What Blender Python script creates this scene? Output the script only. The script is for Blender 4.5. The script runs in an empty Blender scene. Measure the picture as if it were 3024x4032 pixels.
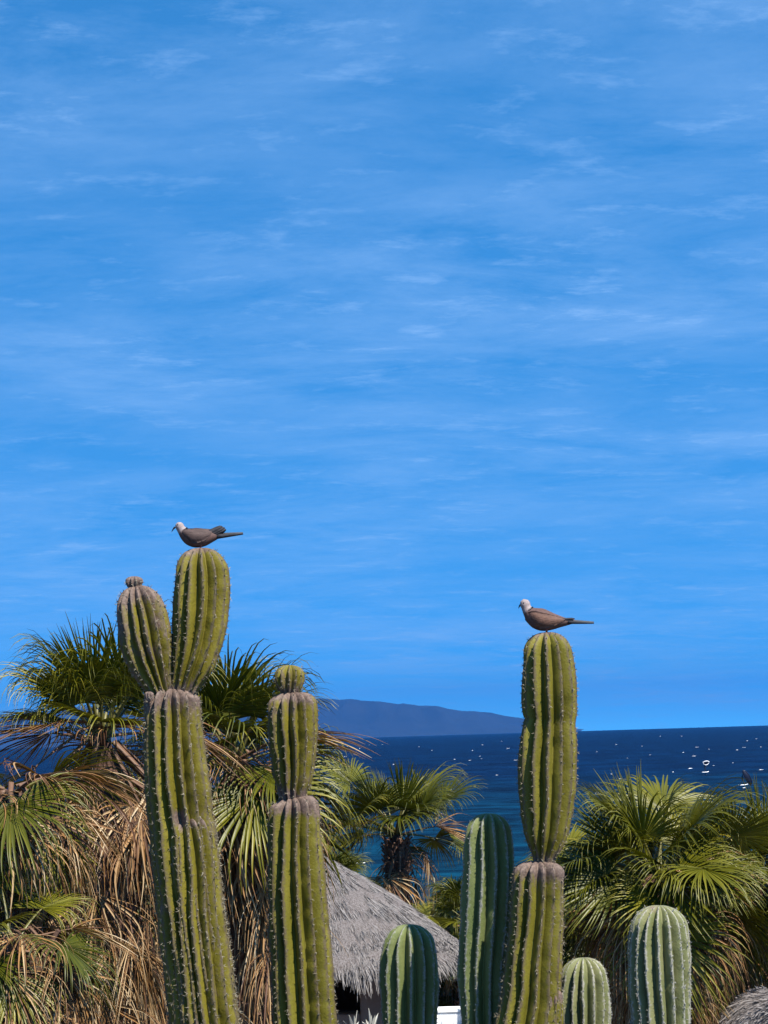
import bpy, bmesh, math, random
import numpy as np
from mathutils import Vector, Matrix

random.seed(7)
rng = np.random.default_rng(7)
SC = bpy.context.scene
COL = SC.collection

# ------------------------------------------------------------------ camera
EYE = 5.6
F = 8624.0                     # focal length in photograph pixels (77 mm on a 36 mm tall frame)
PITCH = math.atan(870.0 / F)
ROLL = math.radians(1.75)
cd = bpy.data.cameras.new('camera')
cam = bpy.data.objects.new('camera', cd)
COL.objects.link(cam)
SC.camera = cam
cd.sensor_fit = 'VERTICAL'
cd.sensor_height = 36.0
cd.sensor_width = 27.0
cd.lens = 77.0
cd.clip_start = 0.1
cd.clip_end = 90000.0
fw = Vector((0, math.cos(PITCH), math.sin(PITCH)))
r0 = Vector((1, 0, 0))
u0 = r0.cross(fw)
rt = r0 * math.cos(ROLL) - u0 * math.sin(ROLL)
up = u0 * math.cos(ROLL) + r0 * math.sin(ROLL)
CAM = Vector((0, 0, EYE))
cam.matrix_world = Matrix(((rt.x, up.x, -fw.x, CAM.x), (rt.y, up.y, -fw.y, CAM.y), (rt.z, up.z, -fw.z, CAM.z), (0, 0, 0, 1)))

# ------------------------------------------------------------------ light
SUN_EL = math.radians(55)
SUN_AZ = math.radians(40)      # to the right of straight behind the camera
to_sun = Vector((math.sin(SUN_AZ) * math.cos(SUN_EL), -math.cos(SUN_AZ) * math.cos(SUN_EL), math.sin(SUN_EL)))
sd = bpy.data.lights.new('sun', 'SUN')
sd.energy = 5.0
sd.angle = math.radians(0.5)
sd.color = (1.0, 0.94, 0.84)
sun = bpy.data.objects.new('sun', sd)
COL.objects.link(sun)
sun.rotation_euler = to_sun.to_track_quat('Z', 'Y').to_euler()
sun.location = (20, -30, 40)

SC.view_settings.view_transform = 'Standard'
SC.view_settings.look = 'None'
SC.view_settings.exposure = 1.3
SC.view_settings.gamma = 1.0
SC.view_settings.use_curve_mapping = False
SC.cycles.max_bounces = 6
SC.cycles.diffuse_bounces = 3
SC.cycles.glossy_bounces = 2
SC.cycles.transmission_bounces = 3
SC.cycles.transparent_max_bounces = 6
SC.cycles.volume_bounces = 0
SC.cycles.use_denoising = True

W = bpy.data.worlds.new('World')
SC.world = W
W.use_nodes = True
nt = W.node_tree
for n in list(nt.nodes):
    nt.nodes.remove(n)


class NG:
    """small helper for wiring nodes"""
    def __init__(s, tree):
        s.t = tree

    def n(s, kind, **kw):
        nd = s.t.nodes.new(kind)
        for k, v in kw.items():
            if k.startswith('i_'):
                nd.inputs[k[2:].replace('_', ' ')].default_value = v
            else:
                setattr(nd, k, v)
        return nd

    def l(s, a, ao, b, bi):
        s.t.links.new(a.outputs[ao], b.inputs[bi])

    def ramp(s, src, so, stops, interp='LINEAR'):
        r = s.n('ShaderNodeValToRGB')
        r.color_ramp.interpolation = interp
        els = r.color_ramp.elements
        while len(els) < len(stops):
            els.new(0.5)
        for e, (p, c) in zip(els, stops):
            e.position = p
            e.color = c if len(c) == 4 else (*c, 1)
        s.l(src, so, r, 'Fac')
        return r

    def math(s, op, a, ao, b=None, bo=0):
        m = s.n('ShaderNodeMath', operation=op)
        s.l(a, ao, m, 0)
        if b is not None:
            if isinstance(b, (int, float)):
                m.inputs[1].default_value = b
            else:
                s.l(b, bo, m, 1)
        return m

    def mix(s, fac, fo, a, ao, b, bo, blend='MIX'):
        m = s.n('ShaderNodeMix', data_type='RGBA', blend_type=blend)
        if isinstance(fac, (int, float)):
            m.inputs[0].default_value = fac
        else:
            s.l(fac, fo, m, 0)
        for src, so, idx in ((a, ao, 6), (b, bo, 7)):
            if isinstance(src, tuple):
                m.inputs[idx].default_value = src if len(src) == 4 else (*src, 1)
            else:
                s.l(src, so, m, idx)
        return m


g = NG(nt)
sky = g.n('ShaderNodeTexSky', sky_type='NISHITA', sun_disc=False)
sky.sun_elevation = SUN_EL
sky.sun_rotation = math.atan2(to_sun.x, to_sun.y)
sky.altitude = 0
sky.air_density = 1.0
sky.dust_density = 0.05
sky.ozone_density = 3.0
# very clear dry air: the blue of the upper sky reaches almost down to the horizon
tc = g.n('ShaderNodeTexCoord')
sep = g.n('ShaderNodeSeparateXYZ')
g.l(tc, 'Generated', sep, 0)
zc = g.math('MAXIMUM', sep, 'Z', 0.0)
zr = g.math('ADD', g.math('MULTIPLY', zc, 0, 0.85), 0, 0.40)
zh = g.math('MULTIPLY', g.math('POWER', g.math('SUBTRACT', zc, 0, 1.0), 0, 26.0), 0, 0.20)
zr = g.math('SUBTRACT', zr, 0, zh, 0)
sv = g.n('ShaderNodeCombineXYZ')
g.l(sep, 'X', sv, 0)
g.l(sep, 'Y', sv, 1)
g.l(zr, 0, sv, 2)
nv = g.n('ShaderNodeVectorMath', operation='NORMALIZE')
g.l(sv, 0, nv, 0)
g.l(nv, 0, sky, 'Vector')
gam = g.n('ShaderNodeGamma', i_Gamma=1.45)
g.l(sky, 0, gam, 0)
tint = g.mix(1.0, 0, gam, 0, (0.40, 1.10, 1.13), 0, 'MULTIPLY')
# thin streaks of high cloud laid on a flat deck
zz = g.math('MAXIMUM', sep, 'Z', 0.0)
zz = g.math('ADD', zz, 0, 0.16)
cx = g.math('DIVIDE', sep, 'X', zz)
cy = g.math('DIVIDE', sep, 'Y', zz)
comb = g.n('ShaderNodeCombineXYZ')
g.l(cx, 0, comb, 0)
g.l(cy, 0, comb, 1)
mp = g.n('ShaderNodeMapping')
mp.inputs['Rotation'].default_value = (0, 0, math.radians(-16))
mp.inputs['Scale'].default_value = (1.25, 2.1, 1)
g.l(comb, 0, mp, 0)
n1 = g.n('ShaderNodeTexNoise', i_Scale=1.9, i_Detail=8.0, i_Roughness=0.68, i_Distortion=0.25)
g.l(mp, 0, n1, 'Vector')
mp2 = g.n('ShaderNodeMapping')
mp2.inputs['Rotation'].default_value = (0, 0, math.radians(6))
mp2.inputs['Scale'].default_value = (1.0, 1.5, 1)
g.l(comb, 0, mp2, 0)
n2 = g.n('ShaderNodeTexNoise', i_Scale=0.9, i_Detail=3.0, i_Roughness=0.5)
g.l(mp2, 0, n2, 'Vector')
n3 = g.n('ShaderNodeTexNoise', i_Scale=6.5, i_Detail=6.0, i_Roughness=0.68, i_Distortion=0.15)
g.l(mp, 0, n3, 'Vector')
w1 = g.ramp(n1, 0, [(0.36, (0, 0, 0)), (0.72, (1, 1, 1))])
w2 = g.ramp(n2, 0, [(0.30, (0.25, 0.25, 0.25)), (0.65, (1, 1, 1))])
w3 = g.ramp(n3, 0, [(0.55, (0, 0, 0)), (0.80, (1, 1, 1))])
cl = g.math('MULTIPLY', w1, 0, w2, 0)
c3 = g.math('MULTIPLY', w3, 0, n2, 0)
c3 = g.math('MULTIPLY', c3, 0, 0.8)
cl = g.math('MULTIPLY', cl, 0, 0.56)
cl = g.math('ADD', cl, 0, c3, 0)
cl = g.math('MINIMUM', cl, 0, 0.8)
skyc = g.mix(cl, 0, tint, 2, (2.9, 5.1, 8.6), 0)
bg = g.n('ShaderNodeBackground', i_Strength=0.053)
g.l(skyc, 2, bg, 0)
wo = g.n('ShaderNodeOutputWorld')
g.l(bg, 0, wo, 0)


# ------------------------------------------------------------------ helpers
K = 3024 / 1659.0             # reading scale -> photograph pixels


def P(px, py, Y):
    """photograph pixel at distance Y along the ground -> point in the place"""
    d = rt * ((px - 1512) / F) - up * ((py - 2016) / F) + fw
    return CAM + d * (Y / d.y)


def Q(x, y, Y):
    return P(x * K, y * K, Y)


def mesh_obj(name, verts, faces, mat=None, parent=None, smooth=True, attrs=None, mats=None, midx=None):
    me = mesh_data(name, verts, faces, mat, smooth, attrs, mats, midx)
    return link(name, me, parent)


def mesh_data(name, verts, faces, mat=None, smooth=True, attrs=None, mats=None, midx=None):
    me = bpy.data.meshes.new(name)
    V = np.asarray(verts, dtype=np.float32).reshape(-1, 3)
    if isinstance(faces, np.ndarray):
        nf, k = faces.shape
        me.vertices.add(len(V))
        me.vertices.foreach_set('co', V.ravel())
        me.loops.add(nf * k)
        me.loops.foreach_set('vertex_index', faces.astype(np.int32).ravel())
        me.polygons.add(nf)
        me.polygons.foreach_set('loop_start', np.arange(0, nf * k, k, dtype=np.int32))
        me.polygons.foreach_set('loop_total', np.full(nf, k, dtype=np.int32))
        me.update(calc_edges=True)
    else:
        me.from_pydata([tuple(v) for v in V], [], faces)
    if smooth:
        me.polygons.foreach_set('use_smooth', np.ones(len(me.polygons), dtype=bool))
    for k, a in (attrs or {}).items():
        at = me.attributes.new(k, 'FLOAT', 'POINT')
        at.data.foreach_set('value', np.asarray(a, dtype=np.float32).ravel())
    for m in (mats or ([mat] if mat else [])):
        me.materials.append(m)
    if midx is not None:
        me.polygons.foreach_set('material_index', np.asarray(midx, dtype=np.int32))
    me.update()
    return me


def link(name, me, parent=None):
    o = bpy.data.objects.new(name, me)
    COL.objects.link(o)
    if parent is not None:
        o.parent = parent
    return o


def thing(name, label, cat, loc=(0, 0, 0), group=None):
    o = bpy.data.objects.new(name, None)
    o.empty_display_size = 0.2
    COL.objects.link(o)
    o.location = loc
    o['label'] = label
    o['category'] = cat
    if group:
        o['group'] = group
    return o


def tag(o, label, cat, group=None):
    o['label'] = label
    o['category'] = cat
    if group:
        o['group'] = group
    return o


def off(parent, V):
    """place coordinates -> coordinates of an Empty that only carries a location"""
    return np.asarray(V, dtype=float) - np.array(parent.location)


def vnoise(x, seed=0):
    """smooth 1-d noise in -1..1"""
    x = np.asarray(x, dtype=float)
    i = np.floor(x).astype(int)
    f = x - i
    f = f * f * (3 - 2 * f)

    def h(k):
        v = np.sin(k * 127.1 + seed * 311.7) * 43758.5453
        return (v - np.floor(v)) * 2 - 1
    return h(i) * (1 - f) + h(i + 1) * f


ALB = 0.41                    # measured picture tones -> surface albedo at this exposure


def alb(c):
    return tuple(v * ALB for v in c[:3])


def material(name):
    m = bpy.data.materials.new(name)
    m.use_nodes = True
    t = m.node_tree
    for n in list(t.nodes):
        t.nodes.remove(n)
    G = NG(t)
    out = G.n('ShaderNodeOutputMaterial')
    b = G.n('ShaderNodeBsdfPrincipled')
    G.l(b, 0, out, 0)
    return m, G, b, out


def noisy(name, c1, c2, scale=8.0, rough=0.7, detail=4.0, stretch=(1, 1, 1), bump=0.0, bscale=None, coords='Object', spec=0.3, lo=0.35, hi=0.65):
    m, G, b, out = material(name)
    tcn = G.n('ShaderNodeTexCoord')
    mpn = G.n('ShaderNodeMapping')
    mpn.inputs['Scale'].default_value = stretch
    G.l(tcn, coords, mpn, 0)
    nz = G.n('ShaderNodeTexNoise', i_Scale=scale, i_Detail=detail, i_Roughness=0.6)
    G.l(mpn, 0, nz, 'Vector')
    r = G.ramp(nz, 0, [(lo, alb(c1)), (hi, alb(c2))])
    G.l(r, 0, b, 'Base Color')
    b.inputs['Roughness'].default_value = rough
    b.inputs['Specular IOR Level'].default_value = spec
    if bump:
        nb = G.n('ShaderNodeTexNoise', i_Scale=bscale or scale * 3, i_Detail=4.0)
        G.l(mpn, 0, nb, 'Vector')
        bp = G.n('ShaderNodeBump', i_Strength=bump, i_Distance=0.02)
        G.l(nb, 0, bp, 'Height')
        G.l(bp, 0, b, 'Normal')
    return m


def cactus_mat(name, ga, gb, cork=(0.250, 0.175, 0.140), felt=(0.185, 0.140, 0.075), fw_=0.76):
    ga, gb, cork, felt = alb(ga), alb(gb), alb(cork), alb(felt)
    m, G, b, out = material(name)
    tcn = G.n('ShaderNodeTexCoord')
    mpn = G.n('ShaderNodeMapping')
    mpn.inputs['Scale'].default_value = (1, 1, 0.22)
    G.l(tcn, 'Object', mpn, 0)
    n1_ = G.n('ShaderNodeTexNoise', i_Scale=14.0, i_Detail=5.0, i_Roughness=0.6)
    G.l(mpn, 0, n1_, 'Vector')
    skin = G.ramp(n1_, 0, [(0.32, ga), (0.68, gb)])
    # fine scurf
    n2_ = G.n('ShaderNodeTexNoise', i_Scale=60.0, i_Detail=4.0, i_Roughness=0.7)
    G.l(tcn, 'Object', n2_, 'Vector')
    rib = G.n('ShaderNodeAttribute', attribute_name='rib')
    ck = G.n('ShaderNodeAttribute', attribute_name='cork')
    # felt along the crests
    rs = G.math('ADD', rib, 'Fac', G.math('MULTIPLY', G.math('SUBTRACT', n2_, 0, 0.5), 0, 0.75), 0)
    rf = G.ramp(rs, 0, [(fw_, (0, 0, 0)), (fw_ + 0.18, (0.9, 0.9, 0.9))])
    c1 = G.mix(rf, 0, skin, 0, felt, 0)
    # corky bark where the stem is old
    n3_ = G.n('ShaderNodeTexNoise', i_Scale=26.0, i_Detail=6.0, i_Roughness=0.72)
    mp3 = G.n('ShaderNodeMapping')
    mp3.inputs['Scale'].default_value = (1, 1, 0.5)
    G.l(tcn, 'Object', mp3, 0)
    G.l(mp3, 0, n3_, 'Vector')
    n5_ = G.n('ShaderNodeTexNoise', i_Scale=5.5, i_Detail=2.0)
    G.l(tcn, 'Object', n5_, 'Vector')
    cs0 = G.math('ADD', ck, 'Fac', G.math('MULTIPLY', G.math('SUBTRACT', n3_, 0, 0.5), 0, 1.7), 0)
    cs = G.math('ADD', cs0, 0, G.math('MULTIPLY', G.math('SUBTRACT', n5_, 0, 0.5), 0, 0.9), 0)
    cr = G.ramp(cs, 0, [(0.30, (0, 0, 0)), (0.62, (1, 1, 1))])
    n4_ = G.n('ShaderNodeTexNoise', i_Scale=90.0, i_Detail=3.0)
    G.l(tcn, 'Object', n4_, 'Vector')
    ckc = G.ramp(n4_, 0, [(0.3, tuple(v * 0.62 for v in cork)), (0.7, tuple(min(1, v * 1.4) for v in cork))])
    c2 = G.mix(cr, 0, c1, 2, ckc, 0)
    G.l(c2, 2, b, 'Base Color')
    b.inputs['Roughness'].default_value = 0.62
    b.inputs['Specular IOR Level'].default_value = 0.22
    bp = G.n('ShaderNodeBump', i_Strength=0.5, i_Distance=0.006)
    hh = G.math('ADD', n2_, 0, G.math('MULTIPLY', n3_, 0, 0.8), 0)
    G.l(hh, 0, bp, 'Height')
    G.l(bp, 0, b, 'Normal')
    return m


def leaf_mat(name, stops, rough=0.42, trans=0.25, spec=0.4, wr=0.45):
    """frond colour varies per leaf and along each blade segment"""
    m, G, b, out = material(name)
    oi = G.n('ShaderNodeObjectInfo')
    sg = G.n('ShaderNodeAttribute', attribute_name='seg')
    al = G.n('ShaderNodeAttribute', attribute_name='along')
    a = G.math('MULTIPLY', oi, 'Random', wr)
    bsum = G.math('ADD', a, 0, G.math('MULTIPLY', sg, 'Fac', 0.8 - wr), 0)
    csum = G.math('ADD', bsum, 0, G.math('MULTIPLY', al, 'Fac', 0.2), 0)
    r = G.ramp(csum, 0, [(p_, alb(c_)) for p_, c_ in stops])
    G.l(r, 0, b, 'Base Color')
    b.inputs['Roughness'].default_value = rough
    b.inputs['Specular IOR Level'].default_value = spec
    tr = G.n('ShaderNodeBsdfTranslucent')
    tm = G.mix(1.0, 0, r, 0, (1.25, 1.35, 0.55), 0, 'MULTIPLY')
    G.l(tm, 2, tr, 0)
    mx = G.n('ShaderNodeMixShader')
    mx.inputs[0].default_value = trans
    G.l(b, 0, mx, 1)
    G.l(tr, 0, mx, 2)
    G.l(mx, 0, out, 0)
    return m


def plain(name, c, rough=0.6, spec=0.3):
    m, G, b, out = material(name)
    tcn = G.n('ShaderNodeTexCoord')
    nz = G.n('ShaderNodeTexNoise', i_Scale=30.0, i_Detail=3.0)
    G.l(tcn, 'Object', nz, 'Vector')
    c = alb(c) if max(c) < 0.75 else c
    r = G.ramp(nz, 0, [(0.3, tuple(v * 0.85 for v in c)), (0.7, tuple(min(1, v * 1.12) for v in c))])
    G.l(r, 0, b, 'Base Color')
    b.inputs['Roughness'].default_value = rough
    b.inputs['Specular IOR Level'].default_value = spec
    return m


M = {}
M['cactus_olive'] = cactus_mat('cactus_olive', (0.185, 0.156, 0.009), (0.345, 0.292, 0.030))
M['cactus_olive_b'] = cactus_mat('cactus_olive_b', (0.180, 0.162, 0.010), (0.330, 0.292, 0.036))
M['cactus_pale'] = cactus_mat('cactus_pale', (0.215, 0.245, 0.090), (0.370, 0.370, 0.165), felt=(0.58, 0.55, 0.47), fw_=0.84)
M['cactus_deep'] = cactus_mat('cactus_deep', (0.165, 0.220, 0.065), (0.290, 0.320, 0.110), felt=(0.42, 0.42, 0.36), fw_=0.86)
M['spine'] = plain('spine', (0.46, 0.40, 0.29), 0.7, 0.2)
M['spine_pale'] = plain('spine_pale', (0.62, 0.60, 0.54), 0.7, 0.2)
M['frond_green'] = leaf_mat('frond_green', [(0.0, (0.045, 0.066, 0.003)), (0.35, (0.115, 0.125, 0.005)), (0.7, (0.225, 0.215, 0.011)), (1.0, (0.50, 0.41, 0.05))], 0.42, 0.10, 0.25)
M['frond_dead'] = leaf_mat('frond_dead', [(0.0, (0.045, 0.016, 0.007)), (0.28, (0.17, 0.070, 0.026)), (0.55, (0.48, 0.24, 0.07)), (0.75, (0.72, 0.50, 0.26)), (1.0, (0.95, 0.80, 0.56))], 0.6, 0.06, 0.3, wr=0.25)
M['petiole'] = plain('petiole', (0.22, 0.20, 0.045), 0.45, 0.4)
M['petiole_dead'] = plain('petiole_dead', (0.25, 0.13, 0.07), 0.6, 0.3)
M['trunk'] = noisy('trunk', (0.045, 0.022, 0.014), (0.20, 0.10, 0.065), 22, 0.9, stretch=(1, 1, 0.4), bump=0.7)
M['boot'] = noisy('boot', (0.10, 0.04, 0.025), (0.30, 0.17, 0.11), 12, 0.85, bump=0.4)
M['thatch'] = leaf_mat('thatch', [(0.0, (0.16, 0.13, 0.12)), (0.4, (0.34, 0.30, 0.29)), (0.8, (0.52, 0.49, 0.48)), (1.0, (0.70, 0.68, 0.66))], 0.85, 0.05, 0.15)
M['thatch_base'] = noisy('thatch_base', (0.14, 0.11, 0.10), (0.42, 0.38, 0.37), 60, 0.95, detail=6, stretch=(1, 1, 0.35), bump=0.8)
M['plaster_tan'] = noisy('plaster_tan', (0.52, 0.34, 0.26), (0.64, 0.44, 0.34), 3, 0.9, bump=0.15)
M['plaster_white'] = noisy('plaster_white', (1.5, 1.5, 1.48), (1.66, 1.66, 1.64), 4, 0.85, bump=0.1)
M['wood'] = noisy('wood', (0.05, 0.028, 0.018), (0.12, 0.07, 0.045), 10, 0.8, stretch=(1, 1, 0.15), bump=0.4)
M['ground'] = noisy('ground', (0.10, 0.075, 0.05), (0.26, 0.20, 0.14), 1.1, 0.95, detail=8, bump=0.6, bscale=9)
M['hill'] = noisy('hill', (0.010, 0.014, 0.013), (0.024, 0.026, 0.024), 0.004, 0.95, detail=8)

# ------------------------------------------------------------------ the setting
SEA = -5.0
RE = 6371000.0


def build_ground():
    xs = np.concatenate([np.linspace(-900, -80, 14), np.linspace(-70, 70, 57), np.linspace(80, 900, 14)])
    ys = np.concatenate([np.linspace(-120, -10, 12), np.linspace(-6, 60, 34), np.linspace(63, 150, 30)])
    X, Y = np.meshgrid(xs, ys)
    t = np.clip((Y - 58) / 62, 0, 1)
    Z = -6.6 * (t * t * (3 - 2 * t)) + 0.05 * vnoise(X * 0.31 + Y * 0.17, 3) + 0.06 * vnoise(Y * 0.23 - X * 0.11, 5)
    Z = np.where(Y < 1e-6, Z, Z)
    V = np.stack([X, Y, Z], -1).reshape(-1, 3)
    ny, nx = X.shape
    idx = np.arange(nx * ny).reshape(ny, nx)
    Fc = np.stack([idx[:-1, :-1], idx[:-1, 1:], idx[1:, 1:], idx[1:, :-1]], -1).reshape(-1, 4)
    o = mesh_obj('ground', V, Fc, M['ground'])
    o['kind'] = 'structure'


build_ground()


def ground_z(x, y):
    t = min(max((y - 58) / 62, 0), 1)
    return -6.6 * (t * t * (3 - 2 * t))


def sea_mat():
    m, G, b, out = material('sea_water')
    geo = G.n('ShaderNodeNewGeometry')
    mpn = G.n('ShaderNodeMapping')
    mpn.inputs['Scale'].default_value = (0.8, 1.0, 1)
    G.l(geo, 'Position', mpn, 0)
    na = G.n('ShaderNodeTexNoise', i_Scale=0.045, i_Detail=8.0, i_Roughness=0.75)
    G.l(mpn, 0, na, 'Vector')
    nb = G.n('ShaderNodeTexNoise', i_Scale=0.16, i_Detail=7.0, i_Roughness=0.7, i_Distortion=0.3)
    G.l(mpn, 0, nb, 'Vector')
    sp = G.n('ShaderNodeSeparateXYZ')
    G.l(geo, 'Position', sp, 0)
    # shallows inshore, deep water farther out
    dep = G.n('ShaderNodeMapRange')
    dep.inputs['From Min'].default_value = 130
    dep.inputs['From Max'].default_value = 520
    G.l(sp, 'Y', dep, 0)
    shal = G.ramp(na, 0, [(0.40, (0.0004, 0.010, 0.024)), (0.60, (0.0010, 0.027, 0.052))])
    deep = G.ramp(na, 0, [(0.40, (0.0002, 0.0030, 0.019)), (0.60, (0.0006, 0.011, 0.042))])
    c = G.mix(dep, 0, shal, 0, deep, 0)
    ch = G.ramp(nb, 0, [(0.40, (0.40, 0.40, 0.45)), (0.60, (1.45, 1.45, 1.4))])
    c2 = G.mix(1.0, 0, c, 2, ch, 0, 'MULTIPLY')
    G.l(c2, 2, b, 'Base Color')
    b.inputs['Roughness'].default_value = 0.55
    b.inputs['IOR'].default_value = 1.33
    b.inputs['Specular IOR Level'].default_value = 0.05
    bp = G.n('ShaderNodeBump', i_Strength=1.0, i_Distance=1.2)
    G.l(nb, 0, bp, 'Height')
    G.l(bp, 0, b, 'Normal')
    return m


def build_sea():
    rs = np.concatenate([np.linspace(95, 400, 60), np.geomspace(410, 17000, 120)])
    az = np.radians(np.linspace(-60, 60, 121))
    R_, A = np.meshgrid(rs, az, indexing='ij')
    X = R_ * np.sin(A)
    Y = R_ * np.cos(A)
    Z = SEA - R_ ** 2 / (2 * RE)
    V = np.stack([X, Y, Z], -1).reshape(-1, 3)
    a, b = R_.shape
    idx = np.arange(a * b).reshape(a, b)
    Fc = np.stack([idx[:-1, :-1], idx[1:, :-1], idx[1:, 1:], idx[:-1, 1:]], -1).reshape(-1, 4)
    o = mesh_obj('sea', V, Fc[:, ::-1].copy(), sea_mat())
    o['kind'] = 'structure'
    return o


sea = build_sea()


def sea_point(px, py):
    d = rt * ((px - 1512) / F) - up * ((py - 2016) / F) + fw
    t = 100.0
    for _ in range(40):
        p = CAM + d * t
        zs = SEA - (p.x ** 2 + p.y ** 2) / (2 * RE)
        t = (zs - CAM.z) / d.z if d.z < -1e-5 else 9000
    return CAM + d * t


M['foam'] = plain('foam', (0.74, 0.76, 0.78), 0.8, 0.2)


def whitecap(px, py, wpx, seed):
    c = sea_point(px, py)
    dist = c.y
    L = wpx / F * dist * 0.4
    H = max(1.0 / F * dist, 0.10) * (0.5 + 0.2 * (seed % 3))
    Dp = L * 0.9
    V, Fc = [], []
    n = 9
    for i in range(n):
        u = i / (n - 1) * 2 - 1
        e = math.sqrt(max(0, 1 - u * u)) ** 0.8 * (0.7 + 0.45 * float(vnoise(i * 0.9, seed)))
        yo = Dp * 0.35 * float(vnoise(i * 0.5, seed + 9))
        x = c.x + u * L
        e = max(e, 0.05)
        V += [(x, c.y + yo - Dp * 0.5 * e, c.z - 0.02), (x, c.y + yo - Dp * 0.15 * e, c.z + H * e), (x, c.y + yo + Dp * 0.2 * e, c.z + H * 0.8 * e), (x, c.y + yo + Dp * 0.6 * e, c.z - 0.02)]
    for i in range(n - 1):
        for k in range(3):
            a = i * 4 + k
            Fc.append((a, a + 4, a + 5, a + 1))
    mesh_obj('whitecap', V, Fc, M['foam'], sea)


caps = [(2744, 2942, 20), (2732, 2977, 22), (2690, 2963, 8), (2444, 3066, 18), (2350, 3123, 20), (2998, 3031, 26), (2930, 2943, 20), (2942, 2917, 8),
        (2902, 2953, 10), (2810, 3014, 9), (2886, 3004, 7), (2792, 2950, 6), (2528, 2938, 7), (2426, 2931, 9), (2718, 3026, 22), (2684, 2899, 7),
        (2408, 3048, 9), (2996, 2941, 7), (2978, 2909, 9), (2930, 3102, 18), (2600, 2899, 6),
        (1360, 2979, 18), (1344, 2966, 10), (1416, 2947, 8), (1505, 2931, 8), (1455, 2933, 6), (1373, 3052, 14), (1378, 3030, 6), (1368, 2940, 6),
        (1860, 2955, 7), (1890, 2978, 12), (1899, 2933, 8), (1848, 2994, 9), (1854, 2993, 8), (1975, 2919, 6), (2001, 2947, 16), (2030, 2993, 20),
        (1956, 3052, 12), (1770, 3108, 20), (1895, 2988, 8), (1700, 2955, 7), (1790, 2990, 8), (1650, 2940, 6), (1420, 3398, 50), (1550, 3010, 9),
        (2470, 2985, 6), (2560, 2972, 6), (2650, 3040, 7), (2350, 2960, 6), (2480, 3150, 9)]
for i, (x, y, w) in enumerate(caps):
    whitecap(x, y, w, i)


def build_hill():
    # a long desert island; ridge profile read along its length (reading px, height above its waterline in px)
    prof = [(-420, 60), (-300, 120), (-150, 150), (-40, 128), (0, 118), (30, 114), (60, 122), (110, 140), (180, 150), (300, 138), (420, 146), (520, 150), (600, 152),
            (690, 152), (720, 147), (760, 141), (790, 138), (830, 128), (880, 112), (910, 113), (930, 110), (970, 92), (1000, 84), (1040, 81), (1060, 68), (1085, 60), (1120, 52), (1160, 30), (1200, 14), (1240, 0)]
    Dh = 18000.0
    px = np.array([p[0] for p in prof]) * K
    hp = np.array([p[1] for p in prof])
    xs = np.linspace(px[0], px[-1], 260)
    h = np.interp(xs, px, hp) / 1.0
    h = np.convolve(np.pad(h, 3, mode='edge'), np.ones(7) / 7, 'valid')
    h = h + 1.6 * vnoise(np.arange(260) * 0.35, 2) * (h > 12) + 0.7 * vnoise(np.arange(260) * 0.9, 4) * (h > 12)
    V, Fc = [], []
    rows = [-2600, -1800, -1200, -700, -300, 0, 500, 1400, 2600]
    fr = [0.0, 0.14, 0.32, 0.58, 0.86, 1.0, 0.8, 0.4, 0.0]
    base = SEA - Dh * Dh / (2 * RE) - 25
    for j, (ry, f_) in enumerate(zip(rows, fr)):
        for i, x in enumerate(xs):
            X = (x - 1512) / F * Dh
            z_top = SEA - (11600 ** 2) / (2 * RE) + h[i] / F * Dh
            rough = 1 + 0.35 * float(vnoise(i * 0.21 + j * 2.3, 8)) * (0 < f_ < 1)
            V.append((X + 120 * float(vnoise(i * 0.1 + j, 12)) * (j != 5), Dh + ry + 150 * float(vnoise(i * 0.13, j + 20)) * (j != 5), base + (z_top - base) * min(f_ * rough, 1.0)))
    n = len(xs)
    for j in range(len(rows) - 1):
        for i in range(n - 1):
            Fc.append((j * n + i, j * n + i + 1, (j + 1) * n + i + 1, (j + 1) * n + i))
    o = mesh_obj('island_hills', V, Fc, M['hill'])
    o['kind'] = 'structure'


build_hill()


def build_haze():
    x0, x1, y0, y1, z0, z1 = -26000, 26000, -400, 24000, -75, 460
    V = [(x, y, z) for z in (z0, z1) for y in (y0, y1) for x in (x0, x1)]
    Fc = [(0, 2, 3, 1), (4, 5, 7, 6), (0, 1, 5, 4), (2, 6, 7, 3), (0, 4, 6, 2), (1, 3, 7, 5)]
    m = bpy.data.materials.new('haze_air')
    m.use_nodes = True
    t = m.node_tree
    for n in list(t.nodes):
        t.nodes.remove(n)
    G = NG(t)
    out = G.n('ShaderNodeOutputMaterial')
    v = G.n('ShaderNodeVolumePrincipled')
    v.inputs['Color'].default_value = (0.020, 0.15, 0.46, 1)
    v.inputs['Density'].default_value = 5.0e-5
    v.inputs['Anisotropy'].default_value = 0.0
    G.l(v, 0, out, 'Volume')
    o = mesh_obj('haze', V, Fc, m, smooth=False)
    o['kind'] = 'stuff'
    o['label'] = 'thin blue sea haze in the air'
    o['category'] = 'haze'


build_haze()


# ------------------------------------------------------------------ cacti
def catmull(Kp, n_per=14):
    Kp = np.asarray(Kp, float)
    A = np.vstack([2 * Kp[0] - Kp[1], Kp, 2 * Kp[-1] - Kp[-2]])
    out = []
    for i in range(1, len(A) - 2):
        p0, p1, p2, p3 = A[i - 1], A[i], A[i + 1], A[i + 2]
        for t in np.linspace(0, 1, n_per, endpoint=False):
            out.append(0.5 * ((2 * p1) + (-p0 + p2) * t + (2 * p0 - 5 * p1 + 4 * p2 - p3) * t * t + (-p0 + 3 * p1 - 3 * p2 + p3) * t ** 3))
    out.append(A[-2])
    return np.array(out)


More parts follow.
